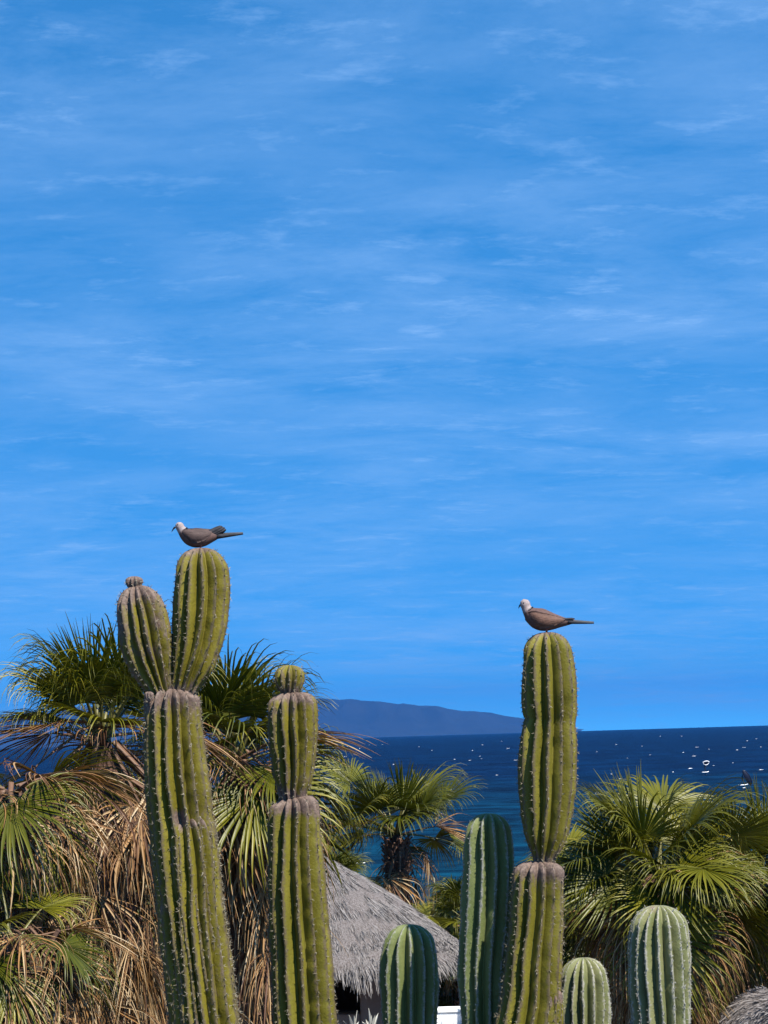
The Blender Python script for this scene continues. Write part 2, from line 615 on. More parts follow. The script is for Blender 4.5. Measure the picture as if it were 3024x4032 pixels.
def stem(name, parent, keys, D, mat, nrib=14, depth=0.2, cap=0.8, cork_top=(0, 0.1), cork_bot=(0, 0.1), cork_all=0.0, cork_spots=(), to_ground=False,
         seed=0, spine_mat='spine', spacing=0.026, twist=0.12, phase=0.0, bot_cap=0.0, spine_len=0.012, pad=0.0042, dimple=0.06):
    """one ribbed stem section, keys from its top down: (centre x, y, half width[, depth offset]) in reading px"""
    pts = []
    for k in keys:
        d = D + (k[3] if len(k) > 3 else 0.0)
        p = Q(k[0], k[1], d)
        pts.append((p.x, p.y, p.z, k[2] * K / F * d))
    if to_ground:
        l = np.array(pts[-1])
        pm = np.array(pts[-3])
        dx = (l[:3] - pm[:3]) / abs(l[2] - pm[2])
        for zz_, fr_ in ((l[2] - 0.8, 0.9), (2.0, 0.6), (0.9, 0.45), (-0.08, 0.4)):
            q = l[:3] + dx * (l[2] - zz_) * fr_ * 0.7
            pts.append((q[0], q[1], zz_, l[3] * (0.97 if zz_ > 1 else 0.9)))
    C = catmull(pts)
    seg = np.linalg.norm(np.diff(C[:, :3], axis=0), axis=1)
    S = np.concatenate([[0], np.cumsum(seg)])
    L = S[-1]
    R0 = float(np.interp(0, S, C[:, 3]))
    capL = max(cap * R0, 0.004)
    sc = capL * (1 - np.cos(np.linspace(0, math.pi / 2, 18)))
    body_end = min(L, 2.2)
    nb_ = int((body_end - capL) / 0.010) + 2
    sb = np.linspace(capL, body_end, nb_)[1:] if nb_ > 1 else np.array([])
    sl = np.linspace(body_end, L, 60)[1:] if L > body_end + 0.01 else np.array([])
    s = np.concatenate([sc, sb, sl])
    pos = np.stack([np.interp(s, S, C[:, k]) for k in range(3)], 1)
    rad = np.interp(s, S, C[:, 3])
    u = np.clip(s / capL, 0, 1)
    prof = np.power(np.clip(1 - np.power(1 - u, 2.3), 0, 1), 1 / 2.3)
    prof = np.where(u >= 1, 1, prof)
    rad = rad * prof
    if bot_cap > 0:
        ub = np.clip((L - s) / (bot_cap * R0), 0, 1)
        rad = rad * np.power(np.clip(1 - (1 - ub) ** 2.2, 0.02, 1), 1 / 2.2)
    rad = np.maximum(rad, 0.0015)
    # frames
    T = np.gradient(pos, axis=0)
    T /= np.linalg.norm(T, axis=1)[:, None]
    X = np.zeros_like(T)
    x = np.array([1.0, 0, 0])
    for i in range(len(s)):
        x = x - T[i] * np.dot(x, T[i])
        x /= np.linalg.norm(x)
        X[i] = x
    Yv = np.cross(T, X)
    m = nrib * 14
    th = np.arange(m) / m * 2 * math.pi
    S2, TH = np.meshgrid(s, th, indexing='ij')
    tw = twist * vnoise(s * 1.6 + seed * 3.1, seed)[:, None] + 0.35 * twist * vnoise(s * 5.0 + seed, seed + 1)[:, None]
    kk = np.round(TH / (2 * math.pi) * nrib)
    ribj = 0.045 * vnoise(S2 * 7.0 + kk * 5.3, seed + 4) + 0.028 * vnoise(S2 * 22.0 + kk * 9.1, seed + 6)
    ang = TH
    xr = np.abs(((ang / (2 * math.pi) * nrib + 0.5) % 1.0) - 0.5) * 2      # 0 on the crest, 1 in the furrow
    rib = 1 - np.power(xr, 1.38)
    dloc = depth * (0.55 + 0.45 * np.clip(prof, 0, 1))[:, None]
    rr = rad[:, None] * (1 - dloc * (1 - rib)) * (1 + ribj * 0.7)
    lump = 0.018 * vnoise(S2 * 3.5, seed + 11)
    rr = rr * (1 + lump)
    a2 = ang + tw + phase + 0.6 * ribj
    V = pos[:, None, :] + rr[..., None] * (np.cos(a2)[..., None] * X[:, None, :] + np.sin(a2)[..., None] * Yv[:, None, :])
    # crest shoulders rise slightly above the sunken growing point
    V = V + (-T[:, None, :]) * (rib * dimple * rad[:, None] * np.clip(1.2 - S2 / capL, 0, 1))[..., None]
    # cork
    ck = np.full(S2.shape, cork_all, float)
    ck = np.maximum(ck, cork_top[0] * np.exp(-(S2 / cork_top[1]) ** 1.5))
    ck = np.maximum(ck, cork_bot[0] * np.exp(-((L - S2) / cork_bot[1]) ** 1.5))
    for (qx, qy, rpx, amt) in cork_spots:
        c = np.array(Q(qx, qy, D - 0.12))
        dd = np.linalg.norm(V - c, axis=2) / (rpx * K / F * D)
        ck = np.maximum(ck, amt * np.exp(-dd ** 2))
        V = V + (np.exp(-(dd * 1.3) ** 2) * 0.012)[..., None] * np.array([0, 1.0, 0])
    a, b = S2.shape
    idx = np.arange(a * b).reshape(a, b)
    nx = np.roll(idx, -1, axis=1)
    Fq = np.stack([idx[:-1], nx[:-1], nx[1:], idx[1:]], -1).reshape(-1, 4)
    Vf = V.reshape(-1, 3)
    Fl = Fq[:, ::-1].copy()
    o = mesh_obj(name, off(parent, Vf), Fl, mat, parent, True, {'rib': (rib * np.ones_like(S2)).ravel(), 'cork': ck.ravel()})
    # close the growing point
    # spines on the crests
    loc = np.random.default_rng(seed + 100)
    PV, PF = [], []
    cnt = 0
    smax = min(L - 0.01, 2.0)
    for k in range(nrib):
        j = int(k * 14)
        sj = 0.012 + loc.random() * spacing
        while sj < smax:
            i = int(np.searchsorted(s, sj))
            if i >= a - 2:
                break
            p = V[i, j]
            nrm = p - pos[i]
            nn = np.linalg.norm(nrm)
            nrm = nrm / nn if nn > 1e-6 else -T[i]
            nrm = nrm * prof[i] - T[i] * (1 - prof[i]) * 0.8
            nrm /= np.linalg.norm(nrm)
            tt = T[i]
            bb = np.cross(nrm, tt)
            ps = pad * (0.2 + 0.7 * loc.random() ** 2.5)
            p = p + bb * loc.normal(0, 0.0035) + tt * loc.normal(0, 0.004)
            q = [p + nrm * ps * 1.1, p + tt * ps * 1.5, p + bb * ps, p - tt * ps * 1.5, p - bb * ps]
            PV += q
            PF += [(cnt, cnt + 1, cnt + 2), (cnt, cnt + 2, cnt + 3), (cnt, cnt + 3, cnt + 4), (cnt, cnt + 4, cnt + 1)]
            cnt += 5
            for _ in range(6):
                dv = nrm * (0.35 + loc.random()) + bb * loc.normal(0, 0.8) + tt * loc.normal(0, 0.8)
                dv /= np.linalg.norm(dv)
                sl_ = spine_len * (0.5 + 1.0 * loc.random())
                wv = np.cross(dv, loc.normal(size=3))
                wv = wv / np.linalg.norm(wv) * (0.0008 + 0.0009 * loc.random())
                PV += [p + wv, p - wv, p + dv * sl_]
                PF.append((cnt, cnt + 1, cnt + 2))
                cnt += 3
            sj += spacing * (0.45 + 1.2 * loc.random())
    if PV:
        so = mesh_obj('spines', off(parent, PV), np.array(PF), M[spine_mat], o, False)
        so['kind'] = 'stuff'
    return o, V


def cactus(label, foot):
    return thing('cardon_cactus', label, 'cactus', foot, None)


def foot_of(cx, cy, D):
    p = Q(cx, cy, D)
    return (p.x, p.y, 0.0)


# forked giant with the dove
D1 = 9.5
c1 = cactus('tall forked cactus with two swollen upper arms, a dove standing on the taller one', foot_of(440, 2212, D1))
stem('column', c1, [(372, 1488, 56), (371, 1515, 61), (374, 1560, 63), (376, 1600, 65), (384, 1700, 70), (392, 1775, 71), (396, 1800, 72), (406, 1900, 72), (416, 2000, 72), (430, 2100, 73), (444, 2212, 74), (448, 2260, 75)],
     D1, M['cactus_olive'], 15, 0.36, 0.45, cork_top=(0.95, 0.10), cork_all=0.13, cork_spots=[(386, 1768, 20, 0.9)], to_ground=True, seed=1, spine_len=0.014, pad=0.005)
stem('joint', c1, [(405, 1766, 38), (410, 1785, 47), (415, 1820, 53), (420, 1880, 56), (425, 1960, 58), (434, 2060, 61), (445, 2150, 63), (453, 2212, 64), (457, 2260, 65)],
     D1 - 0.040, M['cactus_olive'], 13, 0.34, 0.6, cork_top=(1.0, 0.05), cork_all=0.10, to_ground=True, seed=6, spine_len=0.014, pad=0.005, phase=0.2)
stem('arm', c1, [(293, 1266, 44), (297, 1292, 48), (304, 1325, 54), (311, 1360, 56.5), (318, 1400, 55), (329, 1440, 47), (341, 1475, 35), (350, 1500, 27), (356, 1515, 22)],
     D1 - 0.02, M['cactus_olive'], 14, 0.35, 1.15, cork_top=(0.9, 0.12), cork_bot=(0.95, 0.07), cork_all=0.42, seed=2, twist=0.10)
stem('arm', c1, [(433, 1184, 50), (434, 1215, 55), (436, 1250, 60), (435, 1300, 61), (431, 1350, 59.5), (423, 1400, 54), (412, 1440, 46), (401, 1475, 34), (393, 1500, 27), (387, 1515, 24)],
     D1 + 0.01, M['cactus_olive'], 13, 0.34, 1.05, cork_top=(0.75, 0.05), cork_bot=(1.0, 0.08), cork_all=0.22, seed=3, twist=0.10)
stem('bud', c1, [(290, 1245, 15), (290, 1253, 19), (290, 1261, 18), (291, 1270, 13), (292, 1280, 11)], D1 - 0.02, M['cactus_olive'], 10, 0.25, 0.6, cork_all=0.8, seed=4, spacing=0.012, spine_len=0.010)
stem('bud', c1, [(322, 1494, 8), (322, 1500, 10), (323, 1507, 9), (327, 1514, 7)], D1 - 0.10, M['cactus_olive'], 8, 0.25, 0.6, cork_all=1.0, seed=5, spacing=0.014, spine_len=0.008)

# stacked cactus with a ball on top
D2 = 10.0
c2 = cactus('tall jointed cactus column topped by a small round ball joint', foot_of(655, 2212, D2))
stem('column', c2, [(632, 1722, 48), (635, 1745, 54), (636, 1800, 57), (638, 1850, 60), (641, 1900, 63), (644, 1950, 64), (646, 2000, 66), (652, 2100, 68), (658, 2212, 69), (660, 2260, 70)],
     D2, M['cactus_olive_b'], 13, 0.37, 0.5, cork_top=(0.9, 0.08), cork_all=0.09, to_ground=True, seed=11)
stem('joint', c2, [(631, 1496, 48), (632, 1520, 53), (632, 1560, 55), (633, 1600, 53.5), (634, 1640, 49), (634, 1680, 42), (632, 1705, 34), (632, 1725, 29), (632, 1735, 28)],
     D2, M['cactus_olive'], 13, 0.36, 0.55, cork_top=(0.9, 0.06), cork_bot=(0.95, 0.07), cork_all=0.28, seed=12)
stem('ball_joint', c2, [(626, 1437, 27), (626, 1450, 31), (626, 1466, 32.5), (626, 1480, 29), (626, 1492, 22), (626, 1500, 17)],
     D2, M['cactus_olive'], 12, 0.34, 0.85, cork_all=0.30, cork_bot=(0.95, 0.03), seed=13, spacing=0.018)

# tall cactus with the other dove
D3 = 9.5
c3 = cactus('tall green cactus pinched in at a corky waist, a dove sitting upright on top', foot_of(1140, 2212, D3))
stem('column', c3, [(1163, 1860, 48), (1163, 1880, 55), (1162, 1900, 56), (1160, 1950, 57), (1158, 2000, 58), (1155, 2050, 60), (1151, 2100, 62), (1147, 2150, 65), (1139, 2212, 68), (1134, 2260, 69)],
     D3, M['cactus_olive_b'], 13, 0.37, 0.5, cork_top=(1.0, 0.10), cork_all=0.07, to_ground=True, seed=21, spine_len=0.013)
stem('joint', c3, [(1180, 1366, 46), (1182, 1395, 52), (1184, 1420, 55), (1186, 1460, 59), (1187, 1500, 60), (1188, 1540, 57.5), (1188, 1555, 54.5), (1186, 1572, 57.5), (1184, 1600, 61), (1182, 1650, 63.5), (1182, 1700, 62), (1181, 1750, 57), (1179, 1800, 49), (1177, 1830, 37), (1175, 1850, 26), (1174, 1866, 23), (1172, 1878, 24)],
     D3, M['cactus_olive_b'], 12, 0.36, 1.0, cork_top=(0.6, 0.035), cork_bot=(1.0, 0.10), cork_all=0.09, seed=22, twist=0.08, phase=0.1)
stem('bud', c3, [(1196, 2138, 13), (1197, 2152, 18), (1197, 2180, 20), (1196, 2230, 20), (1195, 2260, 18)], D3 - 0.03, M['cactus_olive_b'], 9, 0.2, 0.7, cork_top=(1.0, 0.05), seed=23)

# smooth younger stems
D4 = 9.735
c4 = cactus('smooth deep green cactus half in the shadow of the waisted one beside it', foot_of(1040, 2212, D4))
stem('column', c4, [(1056, 1757, 40), (1056, 1785, 48), (1056, 1820, 53), (1056, 1860, 56), (1055, 1900, 57.5), (1052, 1950, 57), (1049, 2000, 56), (1044, 2060, 54), (1041, 2110, 52), (1042, 2160, 48), (1044, 2212, 47), (1045, 2260, 47)],
     D4, M['cactus_deep'], 11, 0.38, 1.05, cork_top=(0.25, 0.03), to_ground=True, seed=31, spine_mat='spine_pale', spacing=0.016, spine_len=0.006, pad=0.003, phase=0.15, twist=0.1)
D6 = 10.16
c6 = cactus('short deep green cactus with a domed top standing before the round thatched roof', foot_of(886, 2212, D6))
stem('column', c6, [(884, 1997, 44), (884, 2020, 53), (884, 2045, 58), (884, 2080, 62), (884, 2120, 62.5), (885, 2160, 60.5), (886, 2212, 59), (887, 2260, 59)],
     D6, M['cactus_deep'], 13, 0.36, 1.0, cork_top=(0.2, 0.03), to_ground=True, seed=41, spine_mat='spine_pale', spacing=0.016, spine_len=0.006, pad=0.003)
D5 = 9.9
c5 = cactus('shortest cactus, a pale dome beside the foot of the waisted cactus', foot_of(1263, 2212, D5))
stem('column', c5, [(1260, 2069, 40), (1261, 2090, 46), (1262, 2115, 51), (1263, 2150, 54.5), (1263, 2180, 55), (1263, 2212, 53.5), (1263, 2260, 52)],
     D5, M['cactus_pale'], 14, 0.31, 1.0, cork_top=(0.2, 0.02), to_ground=True, seed=51, spine_mat='spine_pale', spacing=0.014, spine_len=0.006, pad=0.0032)
D7 = 9.3
c7 = cactus('pale grey green cactus with white ridge lines standing before the dark palms', foot_of(1428, 2212, D7))
stem('column', c7, [(1424, 1956, 46), (1424, 1980, 55), (1424, 2005, 61), (1424, 2040, 65), (1425, 2080, 67), (1425, 2130, 67), (1427, 2170, 65.5), (1428, 2212, 65), (1429, 2260, 65)],
     D7, M['cactus_pale'], 15, 0.33, 1.0, cork_top=(0.2, 0.02), to_ground=True, seed=61, spine_mat='spine_pale', spacing=0.013, spine_len=0.007, pad=0.0036, twist=0.07)


# ------------------------------------------------------------------ doves
def hexm(name, c, rough=0.7):
    return noisy(name, tuple(v * 0.78 for v in c), tuple(min(1, v * 1.3) for v in c), 70, rough, stretch=(0.5, 1, 1), spec=0.2, bump=0.2)


M['dove_wing'] = hexm('dove_wing', (0.215, 0.115, 0.083))
M['dove_wing_dark'] = hexm('dove_wing_dark', (0.115, 0.075, 0.068))
M['dove_dark'] = hexm('dove_dark', (0.045, 0.045, 0.055))
M['dove_tail'] = hexm('dove_tail', (0.105, 0.115, 0.125))
M['dove_black'] = plain('dove_black', (0.012, 0.012, 0.014), 0.35)
M['dove_leg'] = plain('dove_leg', (0.33, 0.13, 0.12), 0.6)


def dove_body_mat():
    m, G, b, out = material('dove_body')
    hd = G.n('ShaderNodeAttribute', attribute_name='head')
    tcn = G.n('ShaderNodeTexCoord')
    nz = G.n('ShaderNodeTexNoise', i_Scale=140.0, i_Detail=3.0)
    G.l(tcn, 'Object', nz, 'Vector')
    bod = G.ramp(nz, 0, [(0.3, (0.058, 0.034, 0.030)), (0.7, (0.095, 0.058, 0.05))])
    hc = G.ramp(nz, 0, [(0.3, (0.17, 0.13, 0.125)), (0.7, (0.26, 0.22, 0.215))])
    c = G.mix(hd, 'Fac', bod, 0, hc, 0)
    G.l(c, 2, b, 'Base Color')
    b.inputs['Roughness'].default_value = 0.75
    b.inputs['Specular IOR Level'].default_value = 0.15
    return m


M['dove_body'] = dove_body_mat()


def loft(name, parent, pts, mat, nseg=20, attrs=None, per=6):
    """pts: rows of (x, z, half height, half width) along a curved spine lying in the x-z plane"""
    C = catmull(pts, per)
    pos = C[:, :2]
    T = np.gradient(pos, axis=0)
    T /= np.linalg.norm(T, axis=1)[:, None]
    N = np.stack([-T[:, 1], T[:, 0]], 1)
    th = np.arange(nseg) / nseg * 2 * math.pi
    V = []
    for i in range(len(C)):
        h, w = max(C[i, 2], 0.0002), max(C[i, 3], 0.0002)
        for t in th:
            q = pos[i] + N[i] * h * math.sin(t)
            V.append((q[0], w * math.cos(t), q[1]))
    n = len(C)
    Fc = []
    for i in range(n - 1):
        for k in range(nseg):
            a, b_ = i * nseg + k, i * nseg + (k + 1) % nseg
            Fc.append((a, b_, b_ + nseg, a + nseg))
    Fc.append(tuple(range(nseg))[::-1])
    Fc.append(tuple(range((n - 1) * nseg, n * nseg)))
    at = None
    if attrs:
        at = {k: [f_(v) for v in V] for k, f_ in attrs.items()}
    return mesh_obj(name, V, Fc, mat, parent, True, at), C


def dove(label, perch, yaw, unit, zero, spine, wing, primaries, tail, beak, eye, collar, feet, wmat='dove_wing'):
    """profile drawn in small units round `zero`; x runs from beak (negative) to tail"""
    root = thing('dove', label, 'dove', perch, 'doves perched on the cacti')
    root.rotation_euler = (0, 0, yaw)

    def c(x, y):
        return ((x - zero[0]) * unit, -(y - zero[1]) * unit)
    rows = [(*c(x, y), h * unit, w * unit) for x, y, h, w in spine]
    hx, hz = c(*eye)
    nx_, nz_ = c(*collar)

    def headness(v):
        d = (v[2] - nz_) * 0.85 + (nx_ - v[0]) * 0.55
        return min(max(d / (45 * unit) + 0.4, 0), 1)
    body, C = loft('body', root, rows, M['dove_body'], 22, {'head': headness})

    def half_width(x, z):
        best = None
        for q in C:
            dd = (q[0] - x) ** 2 + (q[1] - z) ** 2 * 0.15
            if best is None or dd < best[0]:
                best = (dd, q)
        q = best[1]
        r = 1 - min(((z - q[1]) / max(q[2], 1e-4)) ** 2, 0.97)
        return q[3] * math.sqrt(r)
    # folded wings: a shell lying on each flank, rows of (x, top y, bottom y)
    for sgn in (-1, 1):
        V, Fc = [], []
        W_ = catmull([(a, b_, d) for a, b_, d in wing], 4)
        nv = 9
        for i, (x, yt, yb) in enumerate(W_):
            for k in range(nv):
                f_ = k / (nv - 1)
                X, Z = c(x, yt + (yb - yt) * f_)
                edge = math.sin(math.pi * min(max(f_, 0.02), 0.98)) ** 0.4
                scal = 0.0016 * math.sin(i * 1.9 + k * 2.4)
                yv = half_width(X, Z) + 0.0045 * edge + scal * edge
                V.append((X, sgn * yv, Z))
        n = len(W_)
        base = len(V)
        V += [(v[0], v[1] - sgn * 0.006, v[2]) for v in V[:base]]
        for i in range(n - 1):
            for k in range(nv - 1):
                a = i * nv + k
                q = (a, a + nv, a + nv + 1, a + 1)
                Fc.append(q if sgn < 0 else q[::-1])
                q2 = tuple(base + t for t in q)
                Fc.append(q2[::-1] if sgn < 0 else q2)
        ring = [i * nv for i in range(n)] + [(n - 1) * nv + k for k in range(1, nv)] + [i * nv + nv - 1 for i in range(n - 2, -1, -1)] + [k for k in range(nv - 2, 0, -1)]
        for a, b_ in zip(ring, ring[1:] + ring[:1]):
            q = (a, b_, base + b_, base + a)
            Fc.append(q)
        wo_ = mesh_obj('wing', V, Fc, M[wmat], root)
        # flight feathers, each a narrow blade
        for j, (xa, ya, xb, yb, wd) in enumerate(primaries):
            A, B = c(xa, ya), c(xb, yb)
            yv = 0.018 - 0.0022 * j
            fv, ff = [], []
            for i in range(7):
                t = i / 6
                px_, pz_ = A[0] + (B[0] - A[0]) * t, A[1] + (B[1] - A[1]) * t
                hw_ = wd * unit * (0.55 + 0.45 * math.sin(math.pi * (0.25 + 0.65 * t))) * (1 if t < 0.99 else 0.35)
                yy = sgn * (yv * (1 - t * 0.55) + 0.004)
                fv += [(px_, yy, pz_ + hw_), (px_, yy + sgn * 0.0025, pz_), (px_, yy, pz_ - hw_), (px_, yy - sgn * 0.0015, pz_)]
            for i in range(6):
                for k in range(4):
                    a, b_ = i * 4 + k, i * 4 + (k + 1) % 4
                    ff.append((a, b_, b_ + 4, a + 4))
            ff += [(3, 2, 1, 0), (24, 25, 26, 27)]
            mesh_obj('flight_feather', fv, ff, M['dove_dark'], wo_)
    # tail feathers
    for j in range(6):
        t0 = (j - 2.5) / 2.5
        A, B = c(*tail[0]), c(*tail[1])
        fv, ff = [], []
        for i in range(7):
            t = i / 6
            x_, z_ = A[0] + (B[0] - A[0]) * t, A[1] + (B[1] - A[1]) * t
            th_ = tail[2] * unit * (1 - 0.68 * t)
            hw_ = 0.009 * (0.8 + 0.4 * t) * (1 if t < 0.99 else 0.5)
            yc = t0 * (0.013 + 0.006 * t)
            zc_ = z_ - abs(t0) * 0.004 + 0.001 * j
            fv += [(x_, yc - hw_, zc_), (x_, yc, zc_ + th_), (x_, yc + hw_, zc_), (x_, yc, zc_ - th_)]
        for i in range(6):
            for k in range(4):
                a, b_ = i * 4 + k, i * 4 + (k + 1) % 4
                ff.append((a, b_, b_ + 4, a + 4))
        ff += [(3, 2, 1, 0), (24, 25, 26, 27)]
        mesh_obj('tail_feather', fv, ff, M['dove_tail'] if abs(t0) < 0.7 else M['dove_dark'], root)
    # beak
    b0, b1 = c(*beak[0]), c(*beak[1])
    mid = ((b0[0] + b1[0]) / 2 - 0.001, (b0[1] + b1[1]) / 2 + 0.0012)
    loft('beak', root, [(*b0, 0.0050, 0.0045), (*mid, 0.0030, 0.003), (*b1, 0.0008, 0.0008)], M['dove_black'], 10)
    # eyes
    for sgn in (-1, 1):
        ex, ez = c(*eye)
        yv = half_width_head(C, ex, ez)
        V, Fc = [], []
        for i in range(5):
            for k in range(8):
                a, b_ = math.pi * i / 4, 2 * math.pi * k / 8
                r_ = 0.0036
                V.append((ex + r_ * math.sin(a) * math.cos(b_), sgn * (yv - 0.0008) + r_ * 0.6 * math.cos(a), ez + r_ * math.sin(a) * math.sin(b_)))
        for i in range(4):
            for k in range(8):
                Fc.append((i * 8 + k, i * 8 + (k + 1) % 8, (i + 1) * 8 + (k + 1) % 8, (i + 1) * 8 + k))
        mesh_obj('eye', V, Fc, M['dove_black'], root)
    # black half collar round the nape
    i0 = int(np.argmin((C[:, 0] - nx_) ** 2 + (C[:, 1] - nz_) ** 2))
    q = C[i0]
    T = C[i0 + 1][:2] - C[i0 - 1][:2]
    T = T / np.linalg.norm(T)
    N = np.array([-T[1], T[0]])
    if N[0] < 0:
        N = -N
    V, Fc = [], []
    na = 13
    for i in range(na):
        a = math.radians(-80 + 160 * i / (na - 1))
        wv = 0.0042 * (0.4 + 0.6 * math.sin(math.pi * (0.08 + 0.84 * i / (na - 1))))
        for s_ in (-1, 1):
            for rr_ in (0.99, 1.10):
                pc = q[:2] + N * q[2] * rr_ * math.cos(a) + T * wv * s_
                V.append((pc[0], q[3] * rr_ * math.sin(a), pc[1]))
    for i in range(na - 1):
        b_ = i * 4
        for x_, y_ in ((0, 1), (1, 3), (3, 2), (2, 0)):
            Fc.append((b_ + x_, b_ + y_, b_ + 4 + y_, b_ + 4 + x_))
    Fc += [(0, 1, 3, 2), (na * 4 - 4, na * 4 - 2, na * 4 - 1, na * 4 - 3)]
    mesh_obj('collar', V, Fc, M['dove_black'], root)
    # legs with toes
    for sgn in (-1, 1):
        fx, fz = c(*feet)
        lx, ly = fx, sgn * 0.016
        lv, lf = [], []

        def rod(p0, p1, r0_, r1_):
            p0, p1 = Vector(p0), Vector(p1)
            d = (p1 - p0).normalized()
            a = d.orthogonal().normalized()
            b2 = d.cross(a)
            s_ = len(lv)
            for p_, r_ in ((p0, r0_), (p1, r1_)):
                for k in range(6):
                    an = k * math.pi / 3
                    lv.append(tuple(p_ + (a * math.cos(an) + b2 * math.sin(an)) * r_))
            for k in range(6):
                lf.append((s_ + k, s_ + (k + 1) % 6, s_ + 6 + (k + 1) % 6, s_ + 6 + k))
            lf.append(tuple(range(s_ + 6, s_ + 12)))
        rod((lx + 0.006, ly, fz + 0.032), (lx, ly, fz), 0.0075, 0.003)
        for an in (-0.5, 0.0, 0.5):
            rod((lx, ly, fz), (lx - 0.019 * math.cos(an), ly + 0.019 * math.sin(an), fz - 0.003), 0.0028, 0.0014)
        rod((lx, ly, fz), (lx + 0.012, ly, fz - 0.003), 0.0026, 0.0014)
        mesh_obj('leg', lv, lf, M['dove_leg'], root)
    return root


def half_width_head(C, x, z):
    best = min(C, key=lambda q: (q[0] - x) ** 2 + (q[1] - z) ** 2)
    T = None
    d = math.hypot(best[0] - x, best[1] - z)
    r = 1 - min((d / max(best[2], 1e-4)) ** 2, 0.9)
    return best[3] * math.sqrt(r)


U1 = 9.5 / F * (340 / 1659)
p1 = Q(433, 1184, D1 + 0.01)
dove('dove stretched out level with its tail straight, head bent down, on the forked cactus', tuple(p1), 0.12, U1, (690, 650),
     [(1075, 405, 28, 30), (1040, 415, 52, 50), (960, 425, 92, 90), (860, 432, 140, 125), (740, 445, 178, 155), (610, 448, 190, 168), (500, 425, 172, 160), (415, 375, 132, 128), (355, 312, 98, 95), (318, 258, 84, 84), (292, 208, 82, 80), (274, 165, 58, 60), (265, 142, 8, 10)],
     [(335, 330, 420), (380, 285, 520), (480, 272, 560), (620, 272, 560), (760, 276, 520), (870, 285, 430), (940, 290, 330)],
     [(790, 400, 1120, 250, 62), (820, 420, 1165, 275, 60), (840, 440, 1190, 305, 56), (850, 460, 1150, 345, 52), (860, 470, 1100, 385, 50)],
     ((1010, 420), (1515, 380), 50), ((212, 232), (142, 328)), (262, 195), (385, 300), (690, 658), 'dove_wing_dark')
U2 = 9.5 / F * (350 / 1659)
p2 = Q(1180, 1367, D3)
dove('dove sitting upright with raised head and sloping back on the waisted cactus', tuple(p2), -0.10, U2, (640, 772),
     [(1190, 575, 26, 30), (1120, 580, 45, 48), (1000, 580, 78, 80), (880, 572, 118, 110), (740, 560, 168, 148), (600, 535, 205, 172), (480, 490, 202, 172), (385, 425, 160, 142), (318, 352, 108, 104), (285, 285, 90, 86), (266, 222, 95, 88), (250, 165, 74, 70), (244, 138, 30, 30), (242, 126, 6, 8)],
     [(255, 430, 520), (320, 385, 600), (430, 362, 685), (560, 395, 700), (690, 425, 685), (820, 465, 640), (920, 500, 590), (1000, 525, 560)],
     [(860, 540, 1180, 528, 24), (850, 560, 1150, 556, 26), (840, 580, 1110, 582, 24), (830, 600, 1060, 605, 20)],
     ((1050, 575), (1532, 612), 34), ((182, 232), (140, 300)), (245, 205), (352, 328), (640, 782))


